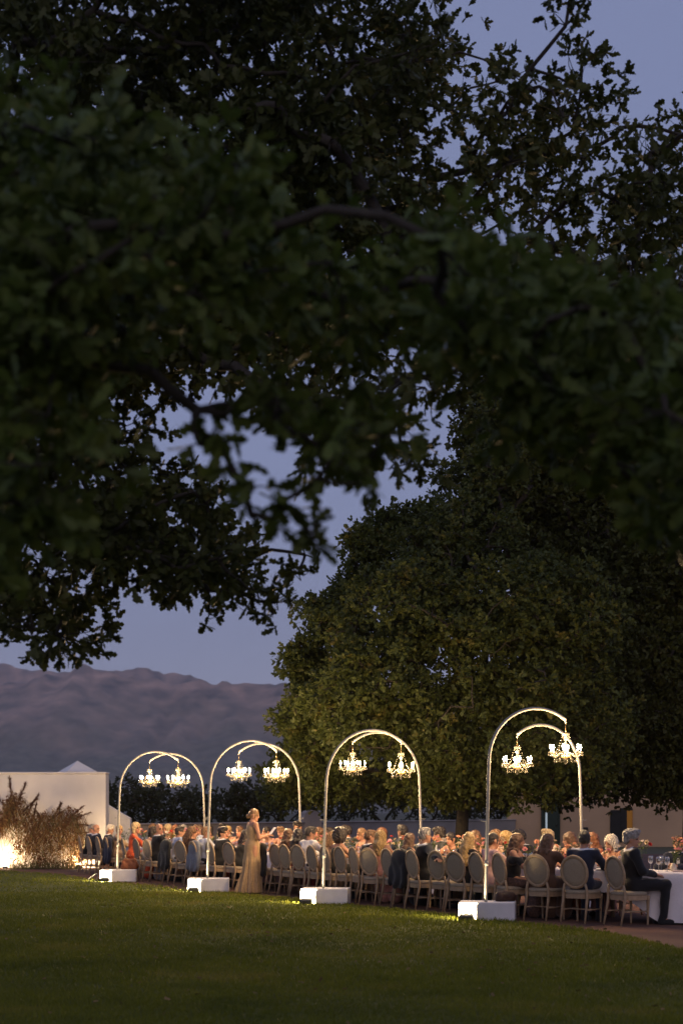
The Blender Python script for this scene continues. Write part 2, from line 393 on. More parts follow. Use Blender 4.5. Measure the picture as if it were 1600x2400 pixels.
M_bark = mat('oak_bark', (.036, .031, .026), .95, scale=6, bump=1, bscale=20)
def tree(name, label, trunk, clumps, per, size, T, m, seed, r0, cat='tree', group=None, sprig=7, droop=.25, twig=.012, tipn=4, single=0, Ts=None, spread=.75, expo=.42):
    r = np.random.default_rng(seed)
    base = np.array(trunk[0], float); root = empty(name, base); tag(root, label, cat, group)
    B, A, S, tips = leaves_for(clumps, per, size, r, sprig, droop, spread)
    mb = MB(); limbs(trunk, clumps, mb, r, r0, twig, tips, tipn, expo)
    mb.v = [(p[0] - base[0], p[1] - base[1], p[2] - base[2]) for p in mb.v]
    mb.build('trunk', M_bark, root)
    keep = np.ones(len(B), bool)
    if single:
        me = mesh_np('leaf', *Ts, m); V0 = Ts[0]
        # the leaves that show largest hang singly; they share one mesh
        px = 800 + FPX * B[:, 0] / B[:, 1]; py = HOR - FPX * (B[:, 2] - EYE) / B[:, 1]
        score = np.where((px > 0) & (px < 1600) & (py > 0) & (py < 1500), S / B[:, 1], 0) + 1e-4 * ((px > 330) & (px < 850) & (py > 900))
        for i in np.argsort(-score)[:single]:
            keep[i] = False
            a = Vector(A[i]).normalized(); b = a.cross(Vector(r.normal(size=3))).normalized(); c = a.cross(b)
            M = Matrix((a, b, c)).transposed().to_4x4() @ Matrix.Scale(S[i], 4); M.translation = Vector(B[i] - base)
            o = obj('leaf', me, root); o.matrix_local = M
    V, F = scatter(B[keep] - base, A[keep], S[keep], T, r)
    cr = obj('crown', mesh_np('crown', V, F, m), root); tag(cr, kind='stuff')
    return root

def inpoly(x, y, poly):
    c = np.zeros(len(x), bool); n = len(poly); j = n - 1
    for i in range(n):
        xi, yi = poly[i]; xj, yj = poly[j]
        t = ((yi > y) != (yj > y)) & (x < (xj - xi) * (y - yi) / (yj - yi + 1e-12) + xi); c ^= t; j = i
    return c
def fill(poly, n, y0, y1, rad, seed, holes=(), jit=.35):
    """clumps through a crown region whose outline is given on the view and whose depth runs y0..y1"""
    r = np.random.default_rng(seed); P = np.array(poly); out = []
    lo, hi = P.min(0), P.max(0); best = []
    while len(best) < n:
        q = lo + (hi - lo) * r.random((400, 2)); q = q[inpoly(q[:, 0], q[:, 1], poly)]
        for x, y in q:
            if any(((x - h[0]) / h[2]) ** 2 + ((y - h[1]) / h[3]) ** 2 < 1 for h in holes): continue
            d = y0 + (y1 - y0) * r.random(); best.append((at(x, y, d), rad * (1 - jit + 2 * jit * r.random())))
            if len(best) >= n: break
    return best
M_leafN = leafmat('oak_leaf_near', (.048, .060, .013), (.072, .105, .018), (.115, .125, .026))
M_leafM = leafmat('oak_leaf_dark', (.038, .043, .012), (.056, .068, .016), (.100, .082, .022))
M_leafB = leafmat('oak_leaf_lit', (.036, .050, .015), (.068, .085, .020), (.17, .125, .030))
M_leafH = leafmat('hedge_leaf', (.030, .036, .018), (.050, .056, .026), (.075, .070, .034))
V, F = scatter(*LIT, SIMP, np.random.default_rng(78)); tag(obj('leaf_litter', mesh_np('leaf_litter', V, F, mat('fallen_leaf', (.16, .11, .05), .9, var=.4, scale=3))), 'dry oak leaves scattered over the lawn', 'leaves', kind='stuff')
# foreground oak whose branch hangs low and close, out of focus
N_main = [(-150, 250), (300, 330), (560, 340), (760, 500), (1000, 500), (1120, 600), (1250, 640), (1350, 700), (1480, 760), (1850, 850), (1850, 1180), (1500, 1190), (1360, 1090), (1250, 1000), (1190, 900), (1090, 850), (980, 820), (860, 800), (700, 780), (560, 770), (330, 790), (170, 860), (180, 980), (220, 1060), (240, 1120), (250, 1150), (100, 1260), (-150, 1300)]
NH = [(730, 470, 150, 80), (530, 770, 80, 60), (1110, 930, 120, 90), (1020, 1080, 210, 180), (1185, 545, 110, 90)]
cl = fill(N_main, 150, 5.4, 7.6, .26, 31, NH) + fill([(600, 930), (800, 930), (900, 960), (900, 1060), (940, 1120), (850, 1130), (760, 1060), (640, 1010)], 20, 5.6, 6.6, .14, 32) + fill([(440, 950), (520, 930), (560, 1000), (500, 1010)], 3, 5.8, 6.1, .08, 36)
cl += [(at(540, 1090, 5.9), .09), (at(600, 1140, 5.9), .11), (at(670, 1170, 5.9), .09), (at(715, 1235, 5.9), .11), (at(735, 1265, 5.9), .07), (at(590, 1210, 6.0), .10), (at(470, 1040, 6.0), .08), (at(640, 1215, 5.9), .08)]
tree('oak_tree', 'out-of-focus oak branch with broad dark leaves hanging low over the lawn', [(-4.6, 6.2, 0), (-4.55, 6.2, 1.2), (-4.4, 6.2, 2.6), (-4.1, 6.2, 3.8)], cl, 1500, .10, OAK, M_leafN, 41, .26, group=None, sprig=6, droop=.5, twig=.0055, tipn=4, single=300, Ts=OAK, expo=.34)
# second oak, a little further off: the big dark canopy
M_low = [(-150, 880), (230, 960), (340, 1060), (400, 1110), (460, 1150), (500, 1220), (620, 1270), (690, 1320), (660, 1370), (630, 1420), (560, 1375), (480, 1410), (420, 1370), (330, 1370), (240, 1400), (200, 1440), (165, 1520), (130, 1490), (60, 1470), (-150, 1490)]
M_topL = [(-150, -350), (980, -350), (980, 0), (1020, 90), (900, 300), (900, 480), (620, 560), (-150, 950)]
M_topR = [(900, 60), (1040, 100), (1130, 130), (1230, 170), (1310, 190), (1320, 20), (1420, 20), (1410, 130), (1430, 220), (1490, 270), (1560, 260), (1950, 240), (1950, 780), (1400, 730), (1300, 660), (1100, 560), (880, 520)]
MH = [(1185, 548, 65, 60), (1390, 590, 65, 45), (1530, 600, 50, 40), (1165, 320, 50, 45), (1025, 350, 70, 45), (870, 480, 60, 30), (1010, 190, 35, 60), (1390, 330, 30, 40), (1540, 290, 50, 35), (1230, 400, 40, 25)]
M_mid = [(-150, 450), (900, 450), (960, 640), (950, 780), (860, 850), (420, 850), (280, 890), (-150, 960)]
cl = fill(M_low, 125, 12.5, 16, .40, 33) + fill(M_topL, 260, 12, 18, .5, 34) + fill(M_mid, 150, 12.5, 17, .5, 37, [(690, 465, 60, 25), (520, 765, 30, 22)]) + fill([(880, 480), (1300, 600), (1900, 700), (1900, 1020), (1300, 900), (960, 720)], 62, 11, 15, .36, 40, [(1185, 548, 75, 65)]) + fill(M_topR, 96, 14, 18, .42, 35, MH)
cl += fill([(600, 890), (1000, 870), (950, 980), (980, 1090), (860, 1130), (760, 1080), (660, 1000)], 22, 10, 12.5, .27, 38) + fill([(1000, 860), (1080, 860), (1010, 960), (970, 940)], 4, 11, 13, .25, 39)
cl += [(at(1345, -40, 15), .35), (at(1400, -20, 15), .3), (at(1325, 60, 15), .26), (at(150, 1530, 13.5), .2), (at(700, 1345, 13.5), .18), (at(715, 1300, 13.5), .15), (at(640, 1440, 13.5), .16), (at(490, 1440, 13.5), .16)]
tree('oak_tree', 'tall spreading oak whose dark canopy fills the sky above the lawn', [(-8.2, 15, 0), (-8.1, 15, 2), (-7.8, 15, 4.2), (-7.0, 15, 6.4)], cl, 900, .11, OAKM, M_leafM, 43, .55, sprig=7, droop=.35, twig=.010, tipn=4, expo=.36)
# trees behind the table, lit by the chandeliers
LOB = [(775, 1660, 85, 37), (830, 1480, 100, 38), (870, 1340, 75, 39), (960, 1500, 190, 36.5), (1090, 1330, 170, 39), (1150, 1640, 200, 36), (890, 1660, 150, 35.8), (760, 1790, 75, 39), (985, 1760, 120, 37), (1290, 1500, 190, 37), (1180, 1480, 150, 36), (880, 1260, 35, 39.5), (1080, 1220, 110, 40), (1330, 1720, 160, 37), (1220, 1800, 90, 36), (725, 1590, 40, 38.5), (745, 1440, 35, 38.5), (1000, 1330, 110, 38), (690, 1810, 70, 44), (780, 1825, 80, 44), (890, 1825, 85, 43), (1000, 1830, 80, 42), (1085, 1790, 110, 36.5), (1130, 1840, 70, 42), (735, 1720, 60, 40), (730, 1640, 45, 39), (705, 1790, 65, 45), (665, 1845, 50, 50), (1085, 1845, 60, 37), (815, 1390, 50, 39), (735, 1520, 45, 38.5), (1140, 1130, 110, 40), (1010, 1260, 75, 39.5), (1220, 1010, 120, 41), (935, 1230, 40, 39.5), (700, 1560, 28, 38.5), (850, 1280, 38, 39), (690, 1690, 30, 39)]
def lobes(L, seed, rc=.46, dens=1.0):
    r = np.random.default_rng(seed); out = []
    for x, y, rp, Y in L:
        c = at(x, y, Y); rad = rp * Y / FPX; n = int(dens * (5 + 13 * (rad / .9) ** 2))
        d = r.normal(size=(n, 3)); d[:, 1] = -np.abs(d[:, 1]) * (r.random(n) < .8) + np.abs(d[:, 1]) * 0; d /= np.linalg.norm(d, axis=1)[:, None] + 1e-9
        for k in range(n):
            p = c + d[k] * rad * (.72 + .3 * r.random())
            if p[2] > 1.9: out.append((p, rc * (.7 + .6 * r.random())))
        for k in range(n // 3):
            q = r.normal(size=3); q /= np.linalg.norm(q); p = c + q * rad * .5 * r.random()
            if p[2] > 1.9: out.append((p, rc * 1.5))
    return out
BT = lobes(LOB, 51)
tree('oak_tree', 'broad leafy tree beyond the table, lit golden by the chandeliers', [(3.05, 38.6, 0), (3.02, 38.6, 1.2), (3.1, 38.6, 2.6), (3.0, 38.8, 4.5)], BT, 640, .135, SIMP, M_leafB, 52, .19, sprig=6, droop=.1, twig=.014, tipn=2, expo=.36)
LOB2 = [(1500, 1350, 220, 42), (1620, 1550, 200, 42), (1480, 1600, 170, 41), (1330, 1230, 180, 43), (1650, 1200, 220, 43), (1480, 1080, 180, 43), (1600, 1750, 120, 41), (1420, 1750, 90, 41), (1550, 900, 170, 43), (1640, 760, 120, 43), (1240, 1090, 130, 43), (1160, 1060, 70, 43), (1340, 1790, 85, 44), (1440, 1800, 75, 42), (1545, 1800, 75, 42), (1250, 1800, 70, 41), (1620, 1790, 80, 42), (1160, 960, 90, 43), (1300, 960, 140, 43), (1420, 880, 130, 43), (1380, 1080, 150, 42), (1250, 1200, 140, 42), (1600, 1000, 150, 42), (1500, 1250, 150, 41), (1600, 1380, 150, 41), (1400, 1400, 150, 41), (1350, 1560, 130, 40)]
tree('oak_tree', 'dark leafy tree standing in front of the pale farm building', [(9.9, 43, 0), (9.8, 43, 1.6), (9.6, 43, 3.2), (9.4, 43, 5.2)], lobes(LOB2, 53, .66), 400, .15, SIMP, M_leafM, 54, .3, sprig=6, droop=.1, twig=.02, tipn=2)
# low trees and shrubs beyond the boundary wall
HB = [(265, 1880, 60, 62), (335, 1885, 55, 64), (405, 1890, 50, 66), (470, 1893, 48, 68), (540, 1895, 45, 66), (600, 1880, 60, 66), (665, 1850, 75, 66), (740, 1860, 70, 68), (820, 1870, 60, 70), (900, 1875, 60, 72), (990, 1880, 60, 72), (1080, 1885, 55, 74), (1165, 1880, 50, 76)]

HL = ['dark shrub beside the ramped end of the tall white wall', 'dark shrub beyond the boundary wall, in the first lamp arch on its white-wall half', 'dark shrub beyond the boundary wall, in the middle of the first lamp arch',
      'dark shrub beyond the boundary wall, between the first and second lamp arches', 'low dark shrub beyond the boundary wall, at the lawn-side post of the second arch', 'dark shrub beyond the boundary wall, straight behind the standing speaker',
      'tall dark shrub beyond the boundary wall, at the wall-side post of the second arch', 'dark shrub rising behind the scrolled gate pier', 'dark shrub beyond the boundary wall, on the gate-pier half of the third arch',
      'dark shrub beyond the boundary wall, in the middle of the third arch', 'dark shrub beyond the boundary wall, just past the third arch', 'dark shrub behind the trunk of the golden-lit tree', 'dark shrub beside the curved shoulder of the farm building']
for k, (x, y, rp, Y) in enumerate(HB):
    c = at(x, y, Y); rad = rp * Y / FPX; r = np.random.default_rng(60 + k); L = []
    for q in range(26):
        d = r.normal(size=3); d /= np.linalg.norm(d); p = c + d * rad * np.array([1.15, .9, 1]) * (.5 + .5 * r.random())
        if p[2] > .35: L.append((p, .5))
    L.append((np.array([c[0], c[1], 1.0]), .6))
    tree('shrub', HL[k], [(c[0], c[1], 0), (c[0], c[1], .4), (c[0], c[1], .8)], L, 190, .2, SIMP, M_leafH, 80 + k, .07, cat='shrub', group='shrubs beyond the boundary wall', sprig=5, droop=0, twig=.015, tipn=1)

# ------------------------------------------------------------------ walls and building
M_plaster = mat('white_plaster', (.74, .70, .66), .9, var=.07, scale=1.2, bump=.35, bscale=9)
M_old = mat('weathered_plaster', (.31, .27, .24), .92, var=.16, scale=.7, bump=.3, bscale=6)
M_farm = mat('farm_plaster', (.46, .31, .19), .92, var=.12, scale=.5, bump=.3, bscale=5)
M_green = mat('dark_green_paint', (.016, .030, .022), .6, var=.2)
M_black = mat('black_paint', (.012, .012, .012), .6, var=.2)
root = empty('feature_wall', (-11.5, 45.35, 0)); tag(root, 'tall white plastered wall backing the dried flower display', 'wall')
b = MB(); b.box((0, 0, 1.37), (9.2, .6, 2.78), bev=.02); b.build('wall', M_plaster, root)
b = MB(); b.box((0, 0, 2.785), (9.24, .66, .05), bev=.012); b.build('coping', M_plaster, root)
# gate pillar with a pyramid cap behind the wall
X0 = (182 - 800) / (FPX / 50); root = empty('gate_pillar', (X0, 50, 0)); tag(root, 'square white pillar with pyramid cap rising behind the tall white wall', 'pillar')
b = MB(); b.box((0, 0, 1.44), (1.0, 1.0, 2.9)); o = b.build('shaft', M_plaster, root)
zb = EYE + (HOR - 1809) * 50 / FPX; zt = EYE + (HOR - 1783) * 50 / FPX
b = MB(); q = .56; rr = R(28)
pts = [(q * math.cos(rr + i * math.pi / 2 + math.pi / 4) * 1.25, q * math.sin(rr + i * math.pi / 2 + math.pi / 4) * 1.25) for i in range(4)]
b.add([(x, y, 2.88) for x, y in pts] + [(x, y, zb) for x, y in pts] + [(0, 0, zt)], [(3, 2, 1, 0)] + [(i, (i + 1) % 4, 4 + (i + 1) % 4, 4 + i) for i in range(4)] + [(4 + i, 4 + (i + 1) % 4, 8) for i in range(4)])
b.build('cap', M_plaster, root)
# sloped end piece of the boundary wall
def prism(b, prof, y0, y1):
    n = len(prof); v = [(x, y0, z) for x, z in prof] + [(x, y1, z) for x, z in prof]
    b.add(v, [tuple(range(n))] + [tuple(range(2 * n - 1, n - 1, -1))] + [(i + n, (i + 1) % n + n, (i + 1) % n, i) for i in range(n)])
A = np.array([-6.35, 46.9]); B2 = np.array([8.1, 73.0]); dv = (B2 - A) / np.linalg.norm(B2 - A); ang = math.atan2(dv[1], dv[0]); Lw = np.linalg.norm(B2 - A)
root = empty('boundary_wall', (A[0], A[1], 0), ang); tag(root, 'long low weathered boundary wall running behind the guests', 'wall')
b = MB(); b.box((Lw / 2, 0, .615), (Lw, .35, 1.27), bev=.02); b.build('wall', M_old, root)
b = MB(); b.box((Lw / 2, 0, 1.26), (Lw + .04, .43, .06), bev=.02); b.build('coping', M_old, root)
b = MB(); prism(b, [(-8.2, -.02), (-6.36, -.02), (-6.36, 1.45), (-7.05, 1.86), (-8.2, 2.45)], 46.3, 46.62)
o = b.build('ramped_wall', M_plaster); tag(o, 'white wall sloping down from the tall wall to the low one', 'wall')
# rounded gate pier standing in the boundary wall
t = .36 * Lw; p = A + dv * t
root = empty('gate_pier', (p[0], p[1] - .35, 0), ang * .3); tag(root, 'stout plastered gate pier with scrolled round top on the boundary wall', 'pier')
b = MB(); prism(b, [(-.36, -.02), (.36, -.02), (.36, 1.30), (.34, 1.42), (.28, 1.50), (.26, 1.60), (.16, 1.68), (0, 1.71), (-.16, 1.68), (-.26, 1.60), (-.28, 1.50), (-.34, 1.42), (-.36, 1.30)], -.3, .3); b.build('pier', M_old, root)
# farm building with gable shoulder, door and shutters
YB = 73.0; sB = FPX / YB
def bx(px): return (px - 800) / sB
def bz(py): return EYE + (HOR - py) / sB
root = empty('farm_building', (bx(1420), YB, 0)); tag(root, 'pale plastered farm building behind the trees with green door and black shutters', 'building')
ox = bx(1420)
b = MB(); prism(b, [(bx(1188) - ox, -.02), (22, -.02), (22, 4.6), (bx(1214) - ox, 4.6), (bx(1213) - ox, bz(1886)), (bx(1206) - ox, bz(1889)), (bx(1198) - ox, bz(1897)), (bx(1193) - ox, bz(1908)), (bx(1188) - ox, bz(1919))], 0, .5); b.build('wall', M_farm, root)
M_thatch = mat('thatch', (.10, .08, .06), .95, scale=3, bump=.8, bscale=20)
b = MB(); prism(b, [(bx(1210) - ox, 4.55), (22.4, 4.55), (22.0, 7.4), (bx(1230) - ox, 7.4)], -.3, 7); b.build('roof', M_thatch, root)
b = MB(); b.box((12, 3.6, 2.2), (21, 6.0, 4.4)); b.build('rear_wall', M_farm, root)
x0, x1, zt = bx(1271) - ox, bx(1307) - ox, bz(1883)
d = MB(); d.box(((x0 + x1) / 2, -.03, zt / 2 - .01), (x1 - x0, .08, zt)); dr = d.build('door', M_green, root)
d = MB()
for xx in (x0 - .04, x1 + .04): d.box((xx, -.05, zt / 2), (.08, .12, zt + .1))
d.box(((x0 + x1) / 2, -.05, zt + .05), (x1 - x0 + .16, .14, .1)); d.build('frame', M_green, dr)
d = MB(); xs = bx(1279) - ox; d.box((xs, -.085, zt * .55), (.085, .02, zt * .80)); d.build('glow_opening', emat('sky_glow_gap', (.75, .88, 1.0), .42), dr)  # door gap: its glow stands in for the sky reflected there
d = MB(); d.box((x1 - .09, -.1, 1.0), (.04, .06, .14), bev=.01); d.build('handle', M_black, dr)
x0, x1, x2, zt, zb = bx(1428) - ox, bx(1453) - ox, bx(1481) - ox, bz(1897), .25
d = MB(); d.box(((x1 + x2) / 2, -.02, (zt + zb) / 2), (x2 - x1, .06, zt - zb + .12)); wn = d.build('window', M_black, root)
d = MB(); d.box((bx(1474) - ox, -.06, (zt + zb) / 2), (.26, .02, zt - zb - .1)); d.build('glow_opening', emat('lit_interior', (1, .42, .10), .14), wn)
d = MB(); d.box(((x0 + x1) / 2, -.05, (zt + zb) / 2 - .05), (x1 - x0 - .02, .06, zt - zb - .05))
for k in range(3): d.box(((x0 + x1) / 2, -.095, zb + .2 + k * .62), (x1 - x0 - .06, .03, .08))
d.build('shutter', M_black, wn)
d = MB(); d.box((bx(1371) - ox, -.06, bz(1950)), (.22, .1, .45), bev=.02); d.build('meter_box', M_black, root)

# ------------------------------------------------------------------ long table and cloth
M_cloth = mat('white_linen', (.78, .735, .76), .9, var=.06, scale=5, bump=.25, bscale=40)
M_wood = mat('limed_oak', (.42, .30, .19), .6, c2=(.29, .20, .12), scale=14, bump=.3, bscale=50, hue=.12)
M_pad = mat('grey_linen', (.34, .275, .195), .95, var=.12, scale=60, bump=.4, bscale=220, hue=.10)
TZ = .76; S0, S1 = .25, LS[-1] - .05
root = empty('banquet_table', (*on_line(13, 0)[0], 0)); tag(root, 'long curved banquet table under the white cloth', 'table')
def rel(p): return (p[0] - root.location[0], p[1] - root.location[1], p[2])
b = MB(); sl = np.linspace(S0, S1, 60); v = []
for s in sl:
    for off, z in ((-.535, TZ - .035), (.535, TZ - .035), (.535, TZ - .006), (-.535, TZ - .006)):
        p, n = on_line(s, off); v.append(rel((p[0], p[1], z)))
f = []
for i in range(len(sl) - 1):
    for k in range(4): f.append((i * 4 + k, i * 4 + (k + 1) % 4, i * 4 + 4 + (k + 1) % 4, i * 4 + 4 + k))
f += [(3, 2, 1, 0), tuple(len(v) - 4 + i for i in range(4))]
b.add(v, f); b.build('tabletop', M_wood, root)
for s in np.arange(S0 + .3, S1, 1.9):
    for off in (-.36, .36):
        p, n = on_line(s, off); b = MB(); q = rel((p[0], p[1], 0)); b.tube([(q[0], q[1], 0), (q[0], q[1], TZ - .03)], .03, 8); b.build('leg', M_wood, root)
ns = 700; sl = np.linspace(S0, S1, ns); prof = [(-.60, .03), (-.592, .25), (-.575, .5), (-.562, .66), (-.556, .735), (-.545, .752), (-.52, .758), (-.3, .759), (0, .759), (.3, .759), (.52, .758), (.545, .752), (.556, .735), (.562, .66), (.575, .5), (.592, .25), (.60, .03)]
v = []
for s in sl:
    for off, z in prof:
        zb = .44 - .41 * min(1, max(0, (s - 22.2) / .5)); z = zb + (z - .03) * (.759 - zb) / .729
        dr = max(0, (.74 - z) / .74); wv = math.sin(s * 15 + 2 * math.sin(s * 3.1)) * .6 + math.sin(s * 27 + 1.3) * .4
        p, n = on_line(s, off + (1 if off > 0 else -1) * dr * .035 * wv if abs(off) > .55 else off); v.append((p[0], p[1], z))
k = len(prof); F = [(i * k + j, i * k + j + 1, (i + 1) * k + j + 1, (i + 1) * k + j) for i in range(ns - 1) for j in range(k - 1)]
b = MB(); b.add(v, F, True); b.add([v[j] for j in range(k)], [tuple(range(k))]); b.add([v[(ns - 1) * k + j] for j in range(k)], [tuple(range(k - 1, -1, -1))])
tag(b.build('tablecloth', M_cloth), 'floor-length white cloth draped over the long table', 'tablecloth')

# ------------------------------------------------------------------ dining chair (sitter faces +Y)
def make_chair():
    root = empty('dining_chair')
    m = MB(); n = 28; tilt = R(9); cz = .755; cyb = -.235
    def bp(a, rx, rz, y): 
        x = rx * math.cos(a); z = rz * math.sin(a); return (x, cyb - z * math.sin(tilt) + y, cz + z * math.cos(tilt))
    ring = []
    for i in range(n):
        a = 2 * math.pi * i / n
        ring += [bp(a, .190, .212, -.018), bp(a, .232, .254, -.014), bp(a, .236, .258, .006), bp(a, .214, .236, .022), bp(a, .190, .212, .014)]
    m.add(ring, [(i * 5 + k, i * 5 + (k + 1) % 5, ((i + 1) % n) * 5 + (k + 1) % 5, ((i + 1) % n) * 5 + k) for i in range(n) for k in range(5)], True)
    m.build('back_frame', M_wood, root)
    m = MB(); v = []; f = []
    L = [(0, .030), (.6, .026), (.93, .012), (1, 0), (.93, -.012), (.6, -.018), (0, -.02)]
    for rr, y in L:
        for i in range(n): a = 2 * math.pi * i / n; v.append(bp(a, .196 * rr + .0005, .218 * rr + .0005, y))
    for j in range(len(L) - 1):
        for i in range(n): f.append((j * n + i, j * n + (i + 1) % n, j * n + n + (i + 1) % n, j * n + n + i))
    m.add(v, f, True); m.build('back_pad', M_pad, root)
    # seat
    m = MB(); v = []; f = []; N = 24
    def sq(a, w, d, y0):
        c, s = math.cos(a), math.sin(a); e = .55
        return (w * abs(c) ** e * (1 if c > 0 else -1) * (1 + .06 * s), y0 + d * abs(s) ** e * (1 if s > 0 else -1))
    for sc_, z in ((.96, .43), (1.0, .445), (1.0, .465), (.95, .482), (.7, .495), (.02, .498)):
        for i in range(N): x, y = sq(2 * math.pi * i / N, .235 * sc_, .225 * sc_, .0); v.append((x, y, z))
    for j in range(5):
        for i in range(N): f.append((j * N + i, j * N + (i + 1) % N, j * N + N + (i + 1) % N, j * N + N + i))
    f.append(tuple(range(N - 1, -1, -1))); m.add(v, f, True); m.build('seat', M_pad, root)
    m = MB(); v = []; f = []
    for z in (.365, .432):
        for i in range(N): x, y = sq(2 * math.pi * i / N, .238, .228, 0); v.append((x, y, z))
    for i in range(N): f.append((i, (i + 1) % N, N + (i + 1) % N, N + i))
    f += [tuple(range(N - 1, -1, -1)), tuple(range(N, 2 * N))]; m.add(v, f); m.build('seat_rail', M_wood, root)
    for sx in (-1, 1):
        m = MB(); m.tube([(sx * .205, .2, .43), (sx * .205, .2, .36), (sx * .2, .2, .33), (sx * .195, .2, .02), (sx * .195, .2, 0)], [.026, .026, .023, .014, .016], 8); m.build('leg', M_wood, root)
        m = MB(); m.tube([(sx * .17, -.215, .585), (sx * .195, -.212, .50), (sx * .2, -.205, .42), (sx * .2, -.215, .33), (sx * .205, -.285, 0)], [.018, .02, .024, .021, .015], 8); m.build('leg', M_wood, root)
        m = MB(); m.tube([(sx * .2, -.225, .2), (sx * .2, .2, .2)], .012, 6); m.build('stretcher', M_wood, root)
    m = MB(); m.tube([(-.2, -.03, .2), (.2, -.03, .2)], .011, 6); m.build('stretcher', M_wood, root)
    return root
CH0 = make_chair(); _ch_used = [False]
def chair(p, yaw, label, group=None):
    o = CH0 if not _ch_used[0] else copy_tree(CH0); _ch_used[0] = True
    o.location = (p[0], p[1], 0); o.rotation_euler = (0, 0, yaw); tag(o, label, 'chair', group or 'oval-backed dining chairs'); return o

# ------------------------------------------------------------------ arched lamp stands with chandeliers
M_pole = mat('cream_painted_steel', (.34, .325, .30), .5, var=.08, scale=20, spec=.3)
M_boxw = mat('white_painted_board', (.68, .66, .68), .75, var=.06, scale=6, bump=.1)
M_chain = mat('brass_chain', (.35, .24, .10), .35, metal=1)
def crystal():
    m = mat('crystal', (.13, .12, .10), .12, var=.02, spec=.6); n = m.node_tree; p = n.nodes['Principled BSDF']; out = n.nodes['Material Output']
    t = n.nodes.new('ShaderNodeBsdfTransparent'); x = n.nodes.new('ShaderNodeMixShader'); x.inputs[0].default_value = .5
    n.links.new(t.outputs[0], x.inputs[1]); n.links.new(p.outputs[0], x.inputs[2]); n.links.new(x.outputs[0], out.inputs[0]); return m
M_cryst = crystal()
M_goldb = mat('gilt_bowl', (.75, .50, .20), .35, metal=.6)
M_bulb = emat('bulb_filament', (1.0, .67, .33), 4400.0)
ORD = ['first', 'second', 'third', 'fourth']
ARCH = [ # lawn-side foot, reach direction, Ru, Rz, apex; wall-side foot
    ((-5.25, 36.0), (-3.46, 39.2), .85, .92, 3.06, 3.12),
    ((-2.73, 31.3), (-.90, 34.7), .85, .92, 3.10, 3.18),
    ((-.325, 27.2), (1.61, 30.7), .85, .95, 3.10, 3.22),
    ((2.16, 23.1), (4.13, 26.3), .76, .80, 3.21, 3.12)]
def arch_stand(foot, d, Ru, Rz, top, aend, label, boxyaw):
    root = empty('arched_lamp_stand', (foot[0], foot[1], 0)); tag(root, label, 'lamp stand', 'arched lamp stands')
    zc = top - Rz; pts = [(0, .0), (.01, .5), (.025, 1.2), (.05, zc * .75 + .35), (.06, zc)]
    P = [Vector((d[0] * u, d[1] * u, z)) for u, z in pts]
    for k in range(1, 19):
        a = math.pi - (math.pi - aend) * k / 18; u = .06 + Ru * (1 + math.cos(a)); z = zc + Rz * math.sin(a); P.append(Vector((d[0] * u, d[1] * u, z)))
    b = MB(); b.tube(P, [.024] * 4 + [.0235] * (len(P) - 4), 12); b.build('pole', M_pole, root)
    b = MB(); u = .03; b.tube([(d[0] * u - .09 * d[0], d[1] * u - .09 * d[1], 1.5), (d[0] * u, d[1] * u, 1.5)], .008, 6); b.build('peg', M_pole, root)
    b = MB(); b.tube([(d[0] * .02, d[1] * .02, .83), (d[0] * .02, d[1] * .02, .90)], .031, 12); b.build('joint_sleeve', M_pole, root)
    Mz = Matrix.Rotation(boxyaw, 3, 'Z'); c = Mz @ Vector((.02, .20, 0))
    b = MB(); b.box((c[0], c[1], .143), (.84, .5, .285), Mz, bev=.012); b.build('base_box', M_boxw, root)
    b = MB(); b.tube([P[-1], P[-1] + Vector((0, 0, -.05))], .012, 6); b.build('hook', M_pole, root)
    E = P[-1] + root.location; E.z -= .05
    return root, E

